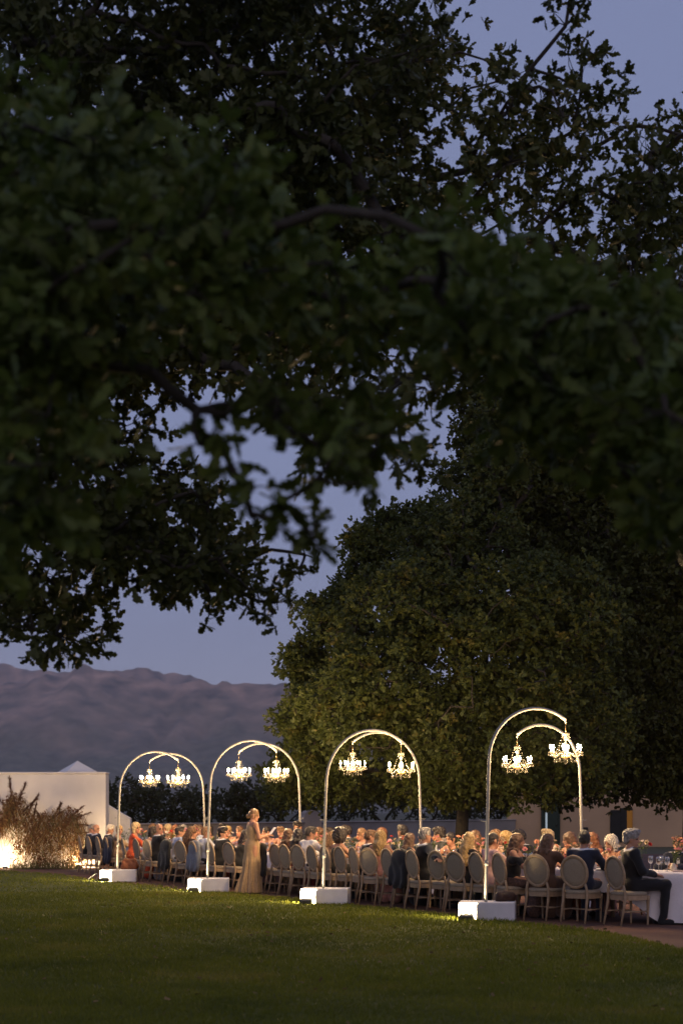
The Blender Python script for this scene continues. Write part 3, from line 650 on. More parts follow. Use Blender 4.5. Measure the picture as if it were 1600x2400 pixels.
def make_chandelier():
    root = empty('chandelier')
    H = -.0
    def drop(b, p, l=.05, r=.009):
        b.tube([p, (p[0], p[1], p[2] - l * .45)], .0022, 4, False); b.ball((p[0], p[1], p[2] - l * .75), (r, r, l * .33), 6, 4)
    def beads(b, pts, r=.0065):
        for p in pts: b.ball(p, r, 5, 3)
    b = MB(); b.tube([(0, 0, .0), (0, 0, -.15)], .006, 6); 
    for k in range(5): b.ball((0, 0, -.02 - k * .028), (.009, .005, .014), 6, 4)
    b.build('chain', M_chain, root)
    b = MB(); b.lathe([(.004, -.145), (.05, -.15), (.062, -.16), (.058, -.175), (.03, -.185), (.012, -.195)], 12)
    for k in range(6): a = k * math.pi / 3; drop(b, (.055 * math.cos(a), .055 * math.sin(a), -.165), .04, .007)
    b.build('crown_cap', M_cryst, root)
    b = MB(); b.lathe([(.006, -.19), (.024, -.205), (.036, -.235), (.024, -.262), (.012, -.27), (.014, -.30), (.03, -.32), (.044, -.36), (.046, -.40), (.03, -.44), (.018, -.455), (.05, -.47), (.06, -.485), (.02, -.5)], 12); b.build('column', M_cryst, root)
    b = MB(); b.lathe([(.06, -.487), (.068, -.50), (.055, -.525), (.03, -.54), (.006, -.548)], 12); b.build('bowl', M_goldb, root)
    b = MB(); b.tube([(0, 0, -.545), (0, 0, -.60)], .003, 4); b.ball((0, 0, -.615), .016, 8, 6); b.build('pendant', M_cryst, root)
    for k in range(6):
        a = k * math.pi / 3; ca, sa = math.cos(a), math.sin(a)
        def P(r, z, da=0): return (r * math.cos(a + da), r * math.sin(a + da), z)
        b = MB(); b.tube([P(.04, -.485), P(.08, -.455), P(.115, -.465), P(.15, -.505), P(.19, -.515), P(.225, -.49), P(.24, -.452)], [.011, .0105, .010, .0095, .009, .009, .008], 7)
        arm = b.build('arm', M_cryst, root)
        b = MB(); b.lathe([(.010, -.452), (.034, -.446), (.042, -.437), (.038, -.435), (.012, -.441)], 10, (.24 * ca, .24 * sa, 0))
        for q in range(5): t = a + q * 1.2566; drop(b, (.24 * ca + .038 * math.cos(t), .24 * sa + .038 * math.sin(t), -.44), .055, .008)
        b.build('drip_pan', M_cryst, arm)
        b = MB(); b.tube([P(.24, -.44), P(.24, -.385)], .009, 8); b.build('candle_sleeve', M_boxw, arm)
        b = MB(); b.lathe([(.006, -.386), (.0115, -.374), (.0135, -.36), (.010, -.342), (.004, -.325), (.0008, -.318)], 8, (.24 * ca, .24 * sa, 0)); b.build('bulb', M_bulb, arm)
        b = MB()   # strands: crown to arm, and a swag to the next arm
        for q in range(11):
            t = q / 10; r_ = .055 + (.185 - .055) * t; z = -.17 - .30 * t - .05 * math.sin(math.pi * t) ; b.ball(P(r_, z), .0062, 5, 3)
        for q in range(9):
            t = q / 8; z = -.525 - .06 * math.sin(math.pi * t); b.ball(P(.175, z, t * math.pi / 3), .0062, 5, 3)
        drop(b, P(.175, -.525), .075, .010); drop(b, P(.10, -.50), .06, .008)
        tag(b.build('bead_strand', M_cryst, root), kind='stuff')
    return root
CD0 = make_chandelier()
M_lampb = mat('lamp_housing', (.10, .10, .095), .5, metal=.3)
M_flood = emat('flood_glass', (1.0, .76, .42), 2600.0)
def flood(loc, yaw, label, tilt=55, sc_=1.0, m=M_flood, group='floodlights on the ground'):
    """low floodlight; the lit glass faces local +X and up"""
    root = empty('floodlight', loc, yaw); tag(root, label, 'floodlight', group); root.scale = (sc_,) * 3
    M = Matrix.Rotation(R(tilt), 3, 'Y')
    b = MB(); b.box((0, 0, .075), (.075, .20, .13), M, bev=.012); b.build('housing', M_lampb, root)
    nrm = M @ Vector((1, 0, 0)) if False else M @ Vector((0, 0, 1))
    b = MB(); c = Vector((0, 0, .075)) + nrm * .067; b.box(tuple(c), (.065, .18, .006), M); b.build('glass', m, root)
    b = MB()
    for y in (-.108, .108): b.tube([(0, y, .0), (0, y, .085)], .008, 6)
    if tilt > 40: b.box((.07, -.125, .13), (.16, .006, .20))     # side flap, added to cut the beam off sharply at one edge
    b.tube([(-.05, -.108, .006), (-.05, .108, .006)], .006, 6); b.tube([(.04, -.108, .006), (.04, .108, .006)], .006, 6); b.build('bracket', M_lampb, root)
    return root
first = True
for k, (a, c, Ru, Rz, t1, t2) in enumerate(ARCH):
    by = R([4, 3, -7, -9][k])
    for side, (ft, d, tp, lab) in enumerate(((a, (.97, .24), t1, f'tall cream arched lamp stand on the lawn side, {ORD[k]} pair from the white wall'), (c, (-.97, -.22), t2, f'tall cream arched lamp stand behind the wall-side guests, {ORD[k]} pair from the white wall'))):
        st, E = arch_stand(ft, d, Ru if side == 0 or k < 3 else .70, Rz, tp, R(52), lab, by if side == 0 else by + .5)
        ch = CD0 if first else copy_tree(CD0); first = False
        ch.location = E; ch.rotation_euler = (0, 0, (k * 2 + side) * .37 + .1)
        tag(ch, f'crystal chandelier hanging from the {"lawn" if side == 0 else "wall"}-side arch of the {ORD[k]} pair from the white wall', 'chandelier', 'crystal chandeliers')
    q = Matrix.Rotation(by, 3, 'Z') @ Vector((-.27, -.21, 0))
    flood((a[0] + q.x, a[1] + q.y, .0), by + R(90), f'small floodlight before the base box of the {ORD[k]} lawn-side lamp stand', tilt=72)

# uplights at the flower wall and the dried flower display
M_flood2 = emat('uplight_glass', (1.0, .70, .38), 1900.0)
flood((-9.72, 44.45, 0), R(90), 'floodlight at the open end of the dried flower display', 30, .65, M_flood2)
flood((-7.58, 44.42, 0), R(90), 'floodlight between the dried flower display and the end chairs', 30, .9, M_flood2)
flood((-11.6, 44.42, 0), R(90), 'floodlight at the foot of the bare part of the white wall', 22, 1.1, M_flood2)
M_dry = [mat('dried_stem_brown', (.17, .085, .04), .9, var=.35, scale=9, trans=.25), mat('dried_stem_straw', (.34, .215, .095), .9, var=.3, scale=9, trans=.25), mat('dried_plume_russet', (.12, .055, .034), .95, var=.3, scale=9, trans=.2), mat('olive_sprig', (.13, .125, .055), .9, var=.3, trans=.2)]
root = empty('dried_flower_display', (-8.72, 44.55, 0)); tag(root, 'wild display of dried brown grasses and plumes against the white wall', 'flower display')
def ribbons(n, f, wd, seed):
    r = np.random.default_rng(seed); V = []
    for _ in range(n):
        pts = f(r); pts = np.array(pts); d = np.diff(pts, axis=0); sd_ = np.array([-(d[0][2]), r.normal(0, .5) * .4, d[0][0]]); sd_ /= np.linalg.norm(sd_) + 1e-6
        for i in range(len(pts) - 1):
            w0 = wd * (1 - .8 * i / (len(pts) - 1)); w1 = wd * (1 - .8 * (i + 1) / (len(pts) - 1))
            V += [pts[i] - sd_ * w0, pts[i] + sd_ * w0, pts[i + 1] + sd_ * w1, pts[i + 1] - sd_ * w1]
    V = np.array(V); return V, np.arange(len(V)).reshape(-1, 4)
def topz(x): return np.interp(x, [-1.35, -1.0, -.8, -.45, -.1, .2, .55, .9, 1.2, 1.4], [1.0, 1.75, 2.2, 2.05, 1.55, 1.65, 1.75, 1.8, 1.6, 1.0])
def stemf(r):
    x = r.uniform(-1.15, 1.3); zt = topz(x) * ((.2 if x > -.72 else .72) + (.85 if x > -.72 else .32) * r.random() ** .7); y = r.uniform(-.5, .32); l = r.uniform(.15, .6); z0 = max(.02, zt - l)
    a = r.normal(0, .95); dx = math.sin(a) * l; q = r.normal(0, .08, 2)
    return [(x - dx * .6, y, z0), (x - dx * .25 + q[0], y + q[1], z0 * .4 + zt * .6), (x + dx * .35, y - .06, zt - .12 * l * r.random())]
for nm, n, mi, wd, sd_ in (('stem_mass', 1300, 0, .006, 1), ('straw_mass', 800, 1, .0055, 2), ('sprig_mass', 500, 3, .007, 3)):
    V, F = ribbons(n, stemf, wd, sd_); tag(obj(nm, mesh_np(nm, V, F, M_dry[mi], False), root), kind='stuff')
r = np.random.default_rng(19)
for nm, n, mi in (('dried_leaf_mass', 2600, 0), ('dried_blossom_mass', 900, 1), ('seed_head_mass', 900, 2)):
    x = r.uniform(-1.2, 1.3, n); zz = topz(x) * (np.where(x > -.72, .05, .72) + np.where(x > -.72, .95, .3) * r.random(n)); ok = vnoise(x * 3.1 + 20 + mi, zz * 3.1 + 9, 31 + mi, 3) > .46
    Bp = np.c_[x, r.uniform(-.5, .3, n), zz][ok]; Ap = r.normal(0, 1, (len(Bp), 3)) - np.array([0, 0, .5])
    V, F = scatter(Bp, Ap, r.uniform(.04, .11, len(Bp)), SIMP, r); tag(obj(nm, mesh_np(nm, V, F, M_dry[mi], False), root), kind='stuff')
def plume(x, z, ang, l, seed, y=-.15):
    r0 = np.random.default_rng(seed); d = np.array([math.sin(ang), -.1, math.cos(ang)])
    def f(r):
        t = r.random() ** .7; p = np.array([x, y, z]) + d * l * t + np.array([0, 0, -.10 * (t ** 2) * l]); q = r.normal(0, 1, 3); q /= np.linalg.norm(q)
        e = p + (d * .55 + q * .65) * .22 * l * (1.1 - .5 * t); return [p, (p + e) / 2 + np.array([0, 0, .01]), e - np.array([0, 0, .03])]
    V, F = ribbons(240, f, .0075, seed); V2, F2 = ribbons(3, lambda r: [np.array([x, y, z - .5]), np.array([x, y, z]), np.array([x, y, z]) + d * l * .9], .008, seed + 1)
    obj('plume', mesh_np('plume', np.r_[V, V2], np.r_[F, F2 + len(V)], M_dry[2], False), root)
for i, (x, z, a, l) in enumerate([(-.75, 1.75, -.1, .72), (-.72, 1.6, .35, .75), (-.85, 1.55, -.55, .8), (-1.0, 1.5, -.95, .7), (-.6, 1.5, .75, .6), (-.4, 1.5, .5, .6), (-.2, 1.3, .2, .5), (.1, 1.25, .9, .55), (.3, 1.3, .5, .55), (.55, 1.3, .1, .5), (.75, 1.35, .8, .55), (.95, 1.4, 1.1, .45), (.9, 1.25, 1.5, .45), (1.0, 1.0, 1.4, .4), (-1.15, 1.5, -1.3, .45), (.2, 1.2, -.5, .5), (-.1, 1.0, .3, .5), (.5, .9, .6, .5), (-.6, 1.1, -.3, .6), (.9, .7, .9, .4), (.0, .6, -.4, .5), (.6, .5, .2, .45), (-.4, .7, .5, .5)]): plume(x, z, a, l * 1.35, 200 + i)
def tuft(r):
    x, y, h, d = r.uniform(-.8, 1.2), r.uniform(-.6, -.15), r.uniform(.08, .28), r.normal(0, .08)
    return [(x, y, 0), (x + d * .4, y, h * .6), (x + d, y - .05, h)]
V, F = ribbons(500, tuft, .008, 9)
tag(obj('foot_grass', mesh_np('foot_grass', V, F, M_dry[3], False), root), kind='stuff')

# ------------------------------------------------------------------ people: signed-distance figures, meshed by surface nets
def sd_cap(P, a, b, ra, rb):
    ba = b - a; pa = P - a; h = np.clip((pa @ ba) / max(1e-9, ba @ ba), 0, 1)
    return np.linalg.norm(pa - h[..., None] * ba, axis=-1) - (ra + (rb - ra) * h)
def sd_ell(P, c, r, M=None):
    q = P - c
    if M is not None: q = q @ M
    k0 = np.linalg.norm(q / r, axis=-1); k1 = np.linalg.norm(q / (r * r), axis=-1); return k0 * (k0 - 1) / np.maximum(k1, 1e-6)
def v3(*a): return np.array(a, float)
def prim_d(p, P):
    return sd_cap(P, *p[1:5]) if p[0] == 'c' else sd_ell(P, p[1], p[2], p[3])
def pbox(p):
    if p[0] == 'c': m = max(p[3], p[4]); return np.minimum(p[1], p[2]) - m, np.maximum(p[1], p[2]) + m
    m = max(p[2]); return p[1] - m, p[1] + m
def sdf_mesh(prims, h, k=.03, cuts=(), disp=None):
    lo = np.min([pbox(p)[0] for p in prims], 0) - .04; hi = np.max([pbox(p)[1] for p in prims], 0) + .04
    n = np.ceil((hi - lo) / h).astype(int) + 1
    D = np.full(n, .2, np.float32)
    ax = [lo[i] + h * np.arange(n[i]) for i in range(3)]
    for p in prims:
        a, b = pbox(p); i0 = np.maximum(((a - .05 - lo) / h).astype(int), 0); i1 = np.minimum(((b + .05 - lo) / h).astype(int) + 2, n)
        sl = tuple(slice(i0[i], i1[i]) for i in range(3))
        P = np.stack(np.meshgrid(*[ax[i][sl[i]] for i in range(3)], indexing='ij'), -1)
        d = prim_d(p, P); c = D[sl]; kk = p[-1] if isinstance(p[-1], float) and len(p) > (5 if p[0] == 'c' else 4) else k
        t = np.clip(.5 + .5 * (c - d) / kk, 0, 1); D[sl] = c * (1 - t) + d * t - kk * t * (1 - t)
    if cuts or disp:
        P = np.stack(np.meshgrid(*ax, indexing='ij'), -1)
        if disp: D = D + disp(P)
        for c in cuts: D = np.maximum(D, c(P))
    ins = D < 0
    S = sum(ins[i:n[0] - 1 + i, j:n[1] - 1 + j, l:n[2] - 1 + l].astype(np.int8) for i in (0, 1) for j in (0, 1) for l in (0, 1))
    act = (S > 0) & (S < 8); idx = np.full(act.shape, -1, np.int64); C = np.argwhere(act); idx[act] = np.arange(len(C))
    acc = np.zeros((len(C), 3)); cnt = np.zeros(len(C))
    cor = [(i, j, l) for i in (0, 1) for j in (0, 1) for l in (0, 1)]
    for a in cor:
        for d in range(3):
            if a[d]: continue
            b = list(a); b[d] = 1
            da = D[C[:, 0] + a[0], C[:, 1] + a[1], C[:, 2] + a[2]]; db = D[C[:, 0] + b[0], C[:, 1] + b[1], C[:, 2] + b[2]]
            m = (da < 0) != (db < 0); t = np.where(m, da / np.where(m, da - db, 1), 0)
            q = np.array(a, float)[None].repeat(len(C), 0); q[:, d] = t; acc[m] += q[m]; cnt[m] += 1
    V = lo + (C + acc / cnt[:, None]) * h
    F = []
    for d in range(3):
        e1, e2 = (d + 1) % 3, (d + 2) % 3
        s0 = [slice(None)] * 3; s1 = [slice(None)] * 3; s0[d] = slice(0, n[d] - 1); s1[d] = slice(1, n[d])
        ch = ins[tuple(s0)] != ins[tuple(s1)]; E = np.argwhere(ch); E = E[(E[:, e1] > 0) & (E[:, e2] > 0) & (E[:, e1] < n[e1] - 1) & (E[:, e2] < n[e2] - 1)]
        def cell(o1, o2):
            q = E.copy(); q[:, e1] -= o1; q[:, e2] -= o2; return idx[q[:, 0], q[:, 1], q[:, 2]]
        Q = np.c_[cell(1, 1), cell(0, 1), cell(0, 0), cell(1, 0)]
        f = ins[E[:, 0], E[:, 1], E[:, 2]]; Q[~f] = Q[~f][:, ::-1]; F.append(Q)
    F = np.concatenate(F); F = F[(F >= 0).all(1)]
    return V, F

def rotz(a): c, s = math.cos(a), math.sin(a); return np.array([[c, -s, 0], [s, c, 0], [0, 0, 1]])
def rotx(a): c, s = math.cos(a), math.sin(a); return np.array([[1, 0, 0], [0, c, -s], [0, s, c]])
# hand: wrist at the origin, fingers along +X, palm down, thumb on the +Y side
def hand_mesh():
    p = [('c', v3(-.03, 0, 0), v3(.03, 0, 0), .025, .026), ('e', v3(.05, 0, 0), v3(.048, .040, .017), None)]
    for y, l, a in ((.030, .070, .06), (.010, .080, .02), (-.011, .074, -.02), (-.030, .058, -.08)):
        q0 = v3(.082, y, .002); q1 = q0 + l * .5 * v3(math.cos(.25), a, -math.sin(.25)); q2 = q1 + l * .5 * v3(math.cos(.8), a, -math.sin(.8))
        p += [('c', q0, q1, .0098, .0088, .004), ('c', q1, q2, .0088, .0072, .004)]
    p += [('c', v3(.025, .030, -.004), v3(.055, .058, -.012), .013, .0105, .006), ('c', v3(.055, .058, -.012), v3(.085, .066, -.022), .0105, .0085, .004)]
    return sdf_mesh(p, .0058, .012)
HV, HF = hand_mesh()
def place_hand(elbow, wrist, left, up=(0, 0, 1)):
    x = (wrist - elbow) / np.linalg.norm(wrist - elbow); y = np.cross(up, x); y /= np.linalg.norm(y); z = np.cross(x, y)
    V = HV.copy(); F = HF
    if left: V = V * [1, -1, 1]; F = HF[:, ::-1]
    x2 = v3(x[0], x[1], x[2] * .35); x2 /= np.linalg.norm(x2); y2 = np.cross(up, x2); y2 /= np.linalg.norm(y2); z2 = np.cross(x2, y2)
    return wrist + V[:, :1] * x2 + V[:, 1:2] * y2 + V[:, 2:] * z2, F

POSE = {  # lean, arms (elbow, wrist per side: sx mirrors), knees
    'up':   dict(lean=8, el=(.25, .17, .80), wr=(.14, .40, .805), el2=(.25, .17, .80), wr2=(.12, .42, .805)),
    'fwd':  dict(lean=24, el=(.27, .33, .80), wr=(.08, .48, .82), el2=(.27, .34, .80), wr2=(.06, .46, .84)),
    'lap':  dict(lean=-5, el=(.25, -.02, .75), wr=(.10, .25, .68), el2=(.25, -.02, .75), wr2=(.09, .22, .69)),
    'drink': dict(lean=6, el=(.26, .17, .79), wr=(.13, .41, .805), el2=(.27, .20, .84), wr2=(.16, .30, 1.04)),
    'reach': dict(lean=0, el=(.22, .14, .78), wr=(.10, .36, .80), el2=(.47, -.14, .88), wr2=(.72, -.17, .83)),
}
def skeleton(pose, hyaw, hpitch=0, stand=False):
    J = {}
    if stand:
        H = v3(0, 0, .95); Rm = rotx(-R(2)); up = .02
    else:
        H = v3(0, -.07, .565); Rm = rotx(-R(POSE[pose]['lean'])); up = 0
    J['H'] = H; J['Rm'] = Rm; q = lambda x, y, z: H + Rm @ v3(x, y, z)
    J['belly'] = q(0, .01, .15); J['chest'] = q(0, 0, .32); J['nb'] = q(0, -.012, .485)
    lean = 2 if stand else POSE[pose]['lean']
    hr = rotz(R(hyaw)) @ rotx(R(hpitch - lean * .25)); J['hr'] = hr
    J['hc'] = q(0, .015, .50) + v3(0, .012, .125)
    J['sh'] = {s: q(s * .178, -.005, .435) for s in (-1, 1)}
    if stand:
        J['el'] = {-1: v3(-.245, .05, 1.12), 1: v3(.245, .06, 1.12)}; J['wr'] = {-1: v3(-.11, .30, 1.18), 1: v3(.12, .29, 1.17)}
        J['hip'] = {s: v3(s * .085, 0, .93) for s in (-1, 1)}; J['kn'] = {s: v3(s * .09, .03, .52) for s in (-1, 1)}; J['an'] = {s: v3(s * .085, -.02, .09) for s in (-1, 1)}
    else:
        P = POSE[pose]
        J['el'] = {-1: v3(*P['el']) * [-1, 1, 1], 1: v3(*P['el2'])}; J['wr'] = {-1: v3(*P['wr']) * [-1, 1, 1], 1: v3(*P['wr2'])}
        J['hip'] = {s: H + v3(s * .09, .02, -.01) for s in (-1, 1)}; J['kn'] = {s: v3(s * .115, .36, .555) for s in (-1, 1)}; J['an'] = {s: v3(s * .11, .33, .10) for s in (-1, 1)}
    return J
def torso(J, g=0.0, slim=1.0):
    Rm = J['Rm']; s = slim
    return [('e', J['H'], v3(.165 * s + g, .118 + g, .125 + g), Rm), ('e', J['belly'], v3(.140 * s + g, .100 + g, .15 + g), Rm), ('e', J['chest'], v3(.158 * s + g, .112 + g, .17 + g), Rm),
            ('c', J['sh'][-1] + Rm @ v3(.03, 0, -.005), J['sh'][1] + Rm @ v3(-.03, 0, -.005), .058 + g, .058 + g), ('c', J['nb'] + Rm @ v3(0, 0, -.06), J['nb'], .085 + g * .6, .055 + g * .3)]
def arms(J, g=0.0, t0=0, t1=1.0):
    o = []
    for s in (-1, 1):
        a, b, c = J['sh'][s], J['el'][s], J['wr'][s]; o += [('c', a, b, .050 + g, .041 + g), ('c', b, b + (c - b) * t1, .041 + g, .041 + (.027 - .041) * t1 + g)]
    return o
def legs(J, g=0.0, t1=1.0):
    o = []
    for s in (-1, 1):
        a, b, c = J['hip'][s], J['kn'][s], J['an'][s]; o += [('c', a, b, .088 + g, .060 + g), ('c', b, b + (c - b) * t1, .058 + g, .040 + g)]
    return o
def head_prims(J):
    hr, hc = J['hr'], J['hc']; q = lambda x, y, z: hc + hr @ v3(x, y, z)
    return [('c', J['nb'] + v3(0, 0, -.03), q(0, -.012, -.06), .054, .050), ('e', q(0, -.008, .028), v3(.0745, .094, .092), hr), ('e', q(0, .022, -.052), v3(.056, .066, .068), hr),
            ('c', q(0, .082, .012), q(0, .104, -.028), .010, .0135, .012), ('c', q(-.012, .092, -.034), q(.012, .092, -.034), .009, .009, .008), ('c', q(-.035, .078, .022), q(.035, .078, .022), .011, .011, .012),
            ('e', q(0, .074, -.098), v3(.022, .02, .018), hr), ('c', q(-.018, .084, -.066), q(.018, .084, -.066), .0085, .0085, .008),
            ('e', q(-.077, -.008, -.012), v3(.010, .022, .032), hr), ('e', q(.077, -.008, -.012), v3(.010, .022, .032), hr)]
M_skin = mat('skin', (.40, .205, .13), .55, var=.08, scale=12, hue=.16, spec=.35)
M_eye = mat('eye_dark', (.03, .022, .02), .3); M_lip = mat('lip', (.36, .12, .10), .5); M_brow = mat('brow', (.07, .045, .03), .8)
def body_mesh(pose, hyaw, hp=0, stand=False):
    J = skeleton(pose, hyaw, hp, stand); pr = torso(J, 0, .97) + arms(J) + legs(J) + head_prims(J)
    for s in (-1, 1): a = J['an'][s]; pr.append(('c', a + v3(0, -.02, -.045), a + v3(0, .15, -.06), .038, .028))
    V, F = sdf_mesh(pr, .0118, .03)
    mi = np.zeros(len(F), int); c = (V[F].mean(1) - J['hc']) @ J['hr']
    for sx in (-1, 1):
        mi[(np.abs(c[:, 0] - sx * .032) < .015) & (np.abs(c[:, 2] - .004) < .0075) & (c[:, 1] > .05)] = 1
        mi[(np.abs(c[:, 0] - sx * .034) < .022) & (np.abs(c[:, 2] - .026) < .006) & (c[:, 1] > .05)] = 3
    mi[(np.abs(c[:, 0]) < .024) & (np.abs(c[:, 2] + .066) < .008) & (c[:, 1] > .06)] = 2
    for s in (-1, 1):
        hv, hf = place_hand(J['el'][s], J['wr'][s], s > 0); F = np.r_[F, hf + len(V)]; V = np.r_[V, hv]; mi = np.r_[mi, np.zeros(len(hf), int)]
    return mesh_np('body', V, F, [M_skin, M_eye, M_lip, M_brow], True, mi)
def plane_cut(pt, nrm): 
    nrm = np.asarray(nrm, float); nrm /= np.linalg.norm(nrm); return lambda P: (P - pt) @ nrm
def fold(a, f): return lambda P: a * np.sin(f * P[..., 2] + 9 * P[..., 0] + 3 * np.sin(14 * P[..., 1])) * np.sin(17 * P[..., 0] + 11 * P[..., 1])
def garment(kind, pose, stand=False):
    J = skeleton(pose, 0, 0, stand); Rm = J['Rm']; H = J['H']; q = lambda x, y, z: H + Rm @ v3(x, y, z); h = .0125
    if kind == 'jacket':
        pr = torso(J, .022) + arms(J, .017, 0, .90) + [('e', q(0, -.005, -.02), v3(.185, .135, .13), Rm), ('c', q(-.17, 0, .425), q(.17, 0, .425), .066, .066)]
        cuts = [plane_cut(q(0, -.02, .49), Rm @ v3(0, -.45, 1)), lambda P: -sd_cap(P, q(0, .135, .52), q(0, .165, .16), .062, .012), plane_cut(H + v3(0, 0, -.115), v3(0, 0, -1))]
        return sdf_mesh(pr, h, .035, cuts, fold(.004, 40))
    if kind == 'shirt_front':
        pr = torso(J, .010)[1:] + [('c', J['nb'] + Rm @ v3(0, 0, -.03), J['nb'] + Rm @ v3(0, .004, .022), .066, .062)]
        return sdf_mesh(pr, h, .03, [plane_cut(q(0, 0, .512), Rm @ v3(0, -.35, 1))])
    if kind == 'trousers':
        return sdf_mesh([('e', H, v3(.178, .13, .125), Rm)] + legs(J, .014, .96), h, .03, [plane_cut(q(0, 0, .06), Rm @ v3(0, 0, 1))], fold(.003, 30))
    if kind == 'shirt':
        pr = torso(J, .015) + arms(J, .014, 0, .93) + [('c', J['nb'] + Rm @ v3(0, 0, -.03), J['nb'] + Rm @ v3(0, .004, .02), .066, .062)]
        return sdf_mesh(pr, h, .03, [plane_cut(q(0, 0, .510), Rm @ v3(0, -.35, 1)), plane_cut(q(0, 0, -.09), Rm @ v3(0, 0, -1))], fold(.006, 46))
    skirt = []
    if stand:
        skirt = [('c', v3(0, 0, .95), v3(0, -.01, .62), .15, .165), ('c', v3(0, -.01, .62), v3(0, -.03, .06), .165, .215), ('c', v3(0, -.08, .40), v3(-.03, -.20, .05), .13, .14)]
        pr = torso(J, .011, .93)[:3] + skirt
        dsp = lambda P: (.012 * np.sin(23 * np.arctan2(P[..., 0], P[..., 1] + .05) + 5 * P[..., 2]) + .022 * np.sin(9 * np.arctan2(P[..., 0], P[..., 1] + .05) + 2 * P[..., 2])) * np.clip((.9 - P[..., 2]) * 1.6, 0, 1)
        return sdf_mesh(pr, .0115, .05, [plane_cut(q(0, 0, .40), Rm @ v3(0, .30, 1)), plane_cut(v3(0, 0, .012), v3(0, 0, -1))], dsp)
    for s in (-1, 1): skirt += [('c', J['hip'][s], J['kn'][s], .12, .095), ('c', J['kn'][s], J['an'][s] + v3(0, -.02, .02), .10, .125)]
    if kind == 'dress':
        pr = torso(J, .012, .95)[:3] + skirt; return sdf_mesh(pr, h, .05, [plane_cut(q(0, 0, .385), Rm @ v3(0, .12, 1))], fold(.006, 34))
    if kind == 'long_dress':
        pr = torso(J, .013, .95) + arms(J, .012, 0, .9) + skirt; return sdf_mesh(pr, h, .045, [plane_cut(q(0, 0, .455), Rm @ v3(0, .5, 1))], fold(.005, 38))
    if kind == 'off_shoulder':
        pr = torso(J, .016, .97)[:3] + [('c', q(-.19, 0, .33), q(.19, 0, .33), .075, .075)] + [('c', J['sh'][s] + (J['el'][s] - J['sh'][s]) * .30, J['sh'][s] + (J['el'][s] - J['sh'][s]) * .75, .062, .056) for s in (-1, 1)]
        return sdf_mesh(pr, h, .045, [plane_cut(q(0, 0, .395), Rm @ v3(0, 0, 1)), plane_cut(q(0, 0, -.04), Rm @ v3(0, 0, -1))], fold(.005, 38))
    if kind == 'skirt':
        return sdf_mesh([('e', H, v3(.18, .135, .14), Rm)] + skirt, h, .05, [plane_cut(q(0, 0, .06), Rm @ v3(0, 0, 1))], fold(.008, 30))
# hair, in the head's own frame (face towards +Y)
def strand(a): return lambda P: a * (np.sin(P[..., 0] * 210 + 6 * np.sin(P[..., 2] * 22)) * .6 + np.sin(P[..., 0] * 95 + P[..., 1] * 120 + 4 * np.sin(P[..., 2] * 30)))
def curls(a, f): return lambda P: a * np.sin(P[..., 0] * f + 2 * np.sin(P[..., 2] * f * .6)) * np.sin(P[..., 1] * f + 1) * np.sin(P[..., 2] * f * .9)
def hair_mesh(style):
    E = lambda c, r: ('e', v3(*c), v3(*r), None); Cp = lambda a, b, ra, rb: ('c', v3(*a), v3(*b), ra, rb)
    face = lambda P: -np.maximum(sd_ell(P, v3(0, .105, -.045), v3(.066, .075, .105)), -1)
    neck = lambda P: np.minimum(-P[..., 2] - .055, .06 - P[..., 1] * 0)
    cap = [E((0, -.014, .034), (.084, .103, .098))]
    if style == 'short': return sdf_mesh(cap + [E((0, -.055, -.02), (.076, .055, .06)), E((0, .045, .105), (.062, .05, .032))], .009, .03, [face, lambda P: -P[..., 2] - .062 + .0 * P[..., 0], lambda P: np.minimum(P[..., 1] - .012, -P[..., 2] + .005)], strand(.0045))
    if style == 'wavy': return sdf_mesh(cap + [E((0, -.03, .05), (.098, .112, .094)), E((0, -.07, -.03), (.082, .056, .066)), E((0, .05, .11), (.07, .055, .04))], .009, .03, [face, lambda P: np.minimum(P[..., 1] - .02, -P[..., 2])], curls(.010, 75))
    if style == 'bald': return sdf_mesh([E((0, -.014, .0), (.080, .098, .062))], .009, .03, [face, lambda P: P[..., 2] - .045 + .25 * (P[..., 1] * 1.0), lambda P: np.minimum(P[..., 1] - .0, -P[..., 2] + .03)], strand(.002))
    if style == 'bun': return sdf_mesh(cap + [E((0, -.06, -.01), (.072, .052, .055)), E((0, -.125, .035), (.046, .042, .044))], .009, .022, [face, lambda P: -P[..., 2] - .058], strand(.003))
    if style == 'low_bun': return sdf_mesh(cap + [E((0, -.06, -.015), (.076, .055, .06)), E((0, -.115, -.045), (.052, .042, .042)), Cp((-.07, .03, .0), (-.074, .03, -.06), .012, .006), Cp((.07, .03, .0), (.074, .03, -.06), .012, .006)], .009, .02, [face], curls(.006, 60))
    if style == 'bob': return sdf_mesh(cap + [E((0, -.03, .04), (.096, .112, .10)), Cp((-.07, -.01, .0), (-.085, .005, -.10), .042, .034), Cp((.07, -.01, .0), (.085, .005, -.10), .042, .034), Cp((0, -.08, 0), (0, -.085, -.10), .06, .05)], .009, .04, [face, lambda P: -P[..., 2] - .135], strand(.007))
    if style == 'curly': return sdf_mesh([E((0, -.035, .06), (.135, .135, .125)), E((0, -.075, -.03), (.13, .10, .11))], .010, .05, [face], curls(.018, 70))
    ln = .30 if style == 'long' else .42
    pr = cap + [Cp((-.055, -.03, .02), (-.075, -.06, -.16), .045, .045), Cp((.055, -.03, .02), (.075, -.06, -.16), .045, .045), Cp((0, -.07, .02), (0, -.115, -.16), .06, .06), Cp((-.075, -.06, -.16), (-.06, -.11, -ln), .05, .028), Cp((.075, -.06, -.16), (.06, -.11, -ln), .05, .028), Cp((0, -.115, -.16), (0, -.135, -ln - .03), .06, .03)]
    return sdf_mesh(pr, .0095, .04, [face], strand(.008) if style == 'long' else curls(.011, 48))
_cache = {}
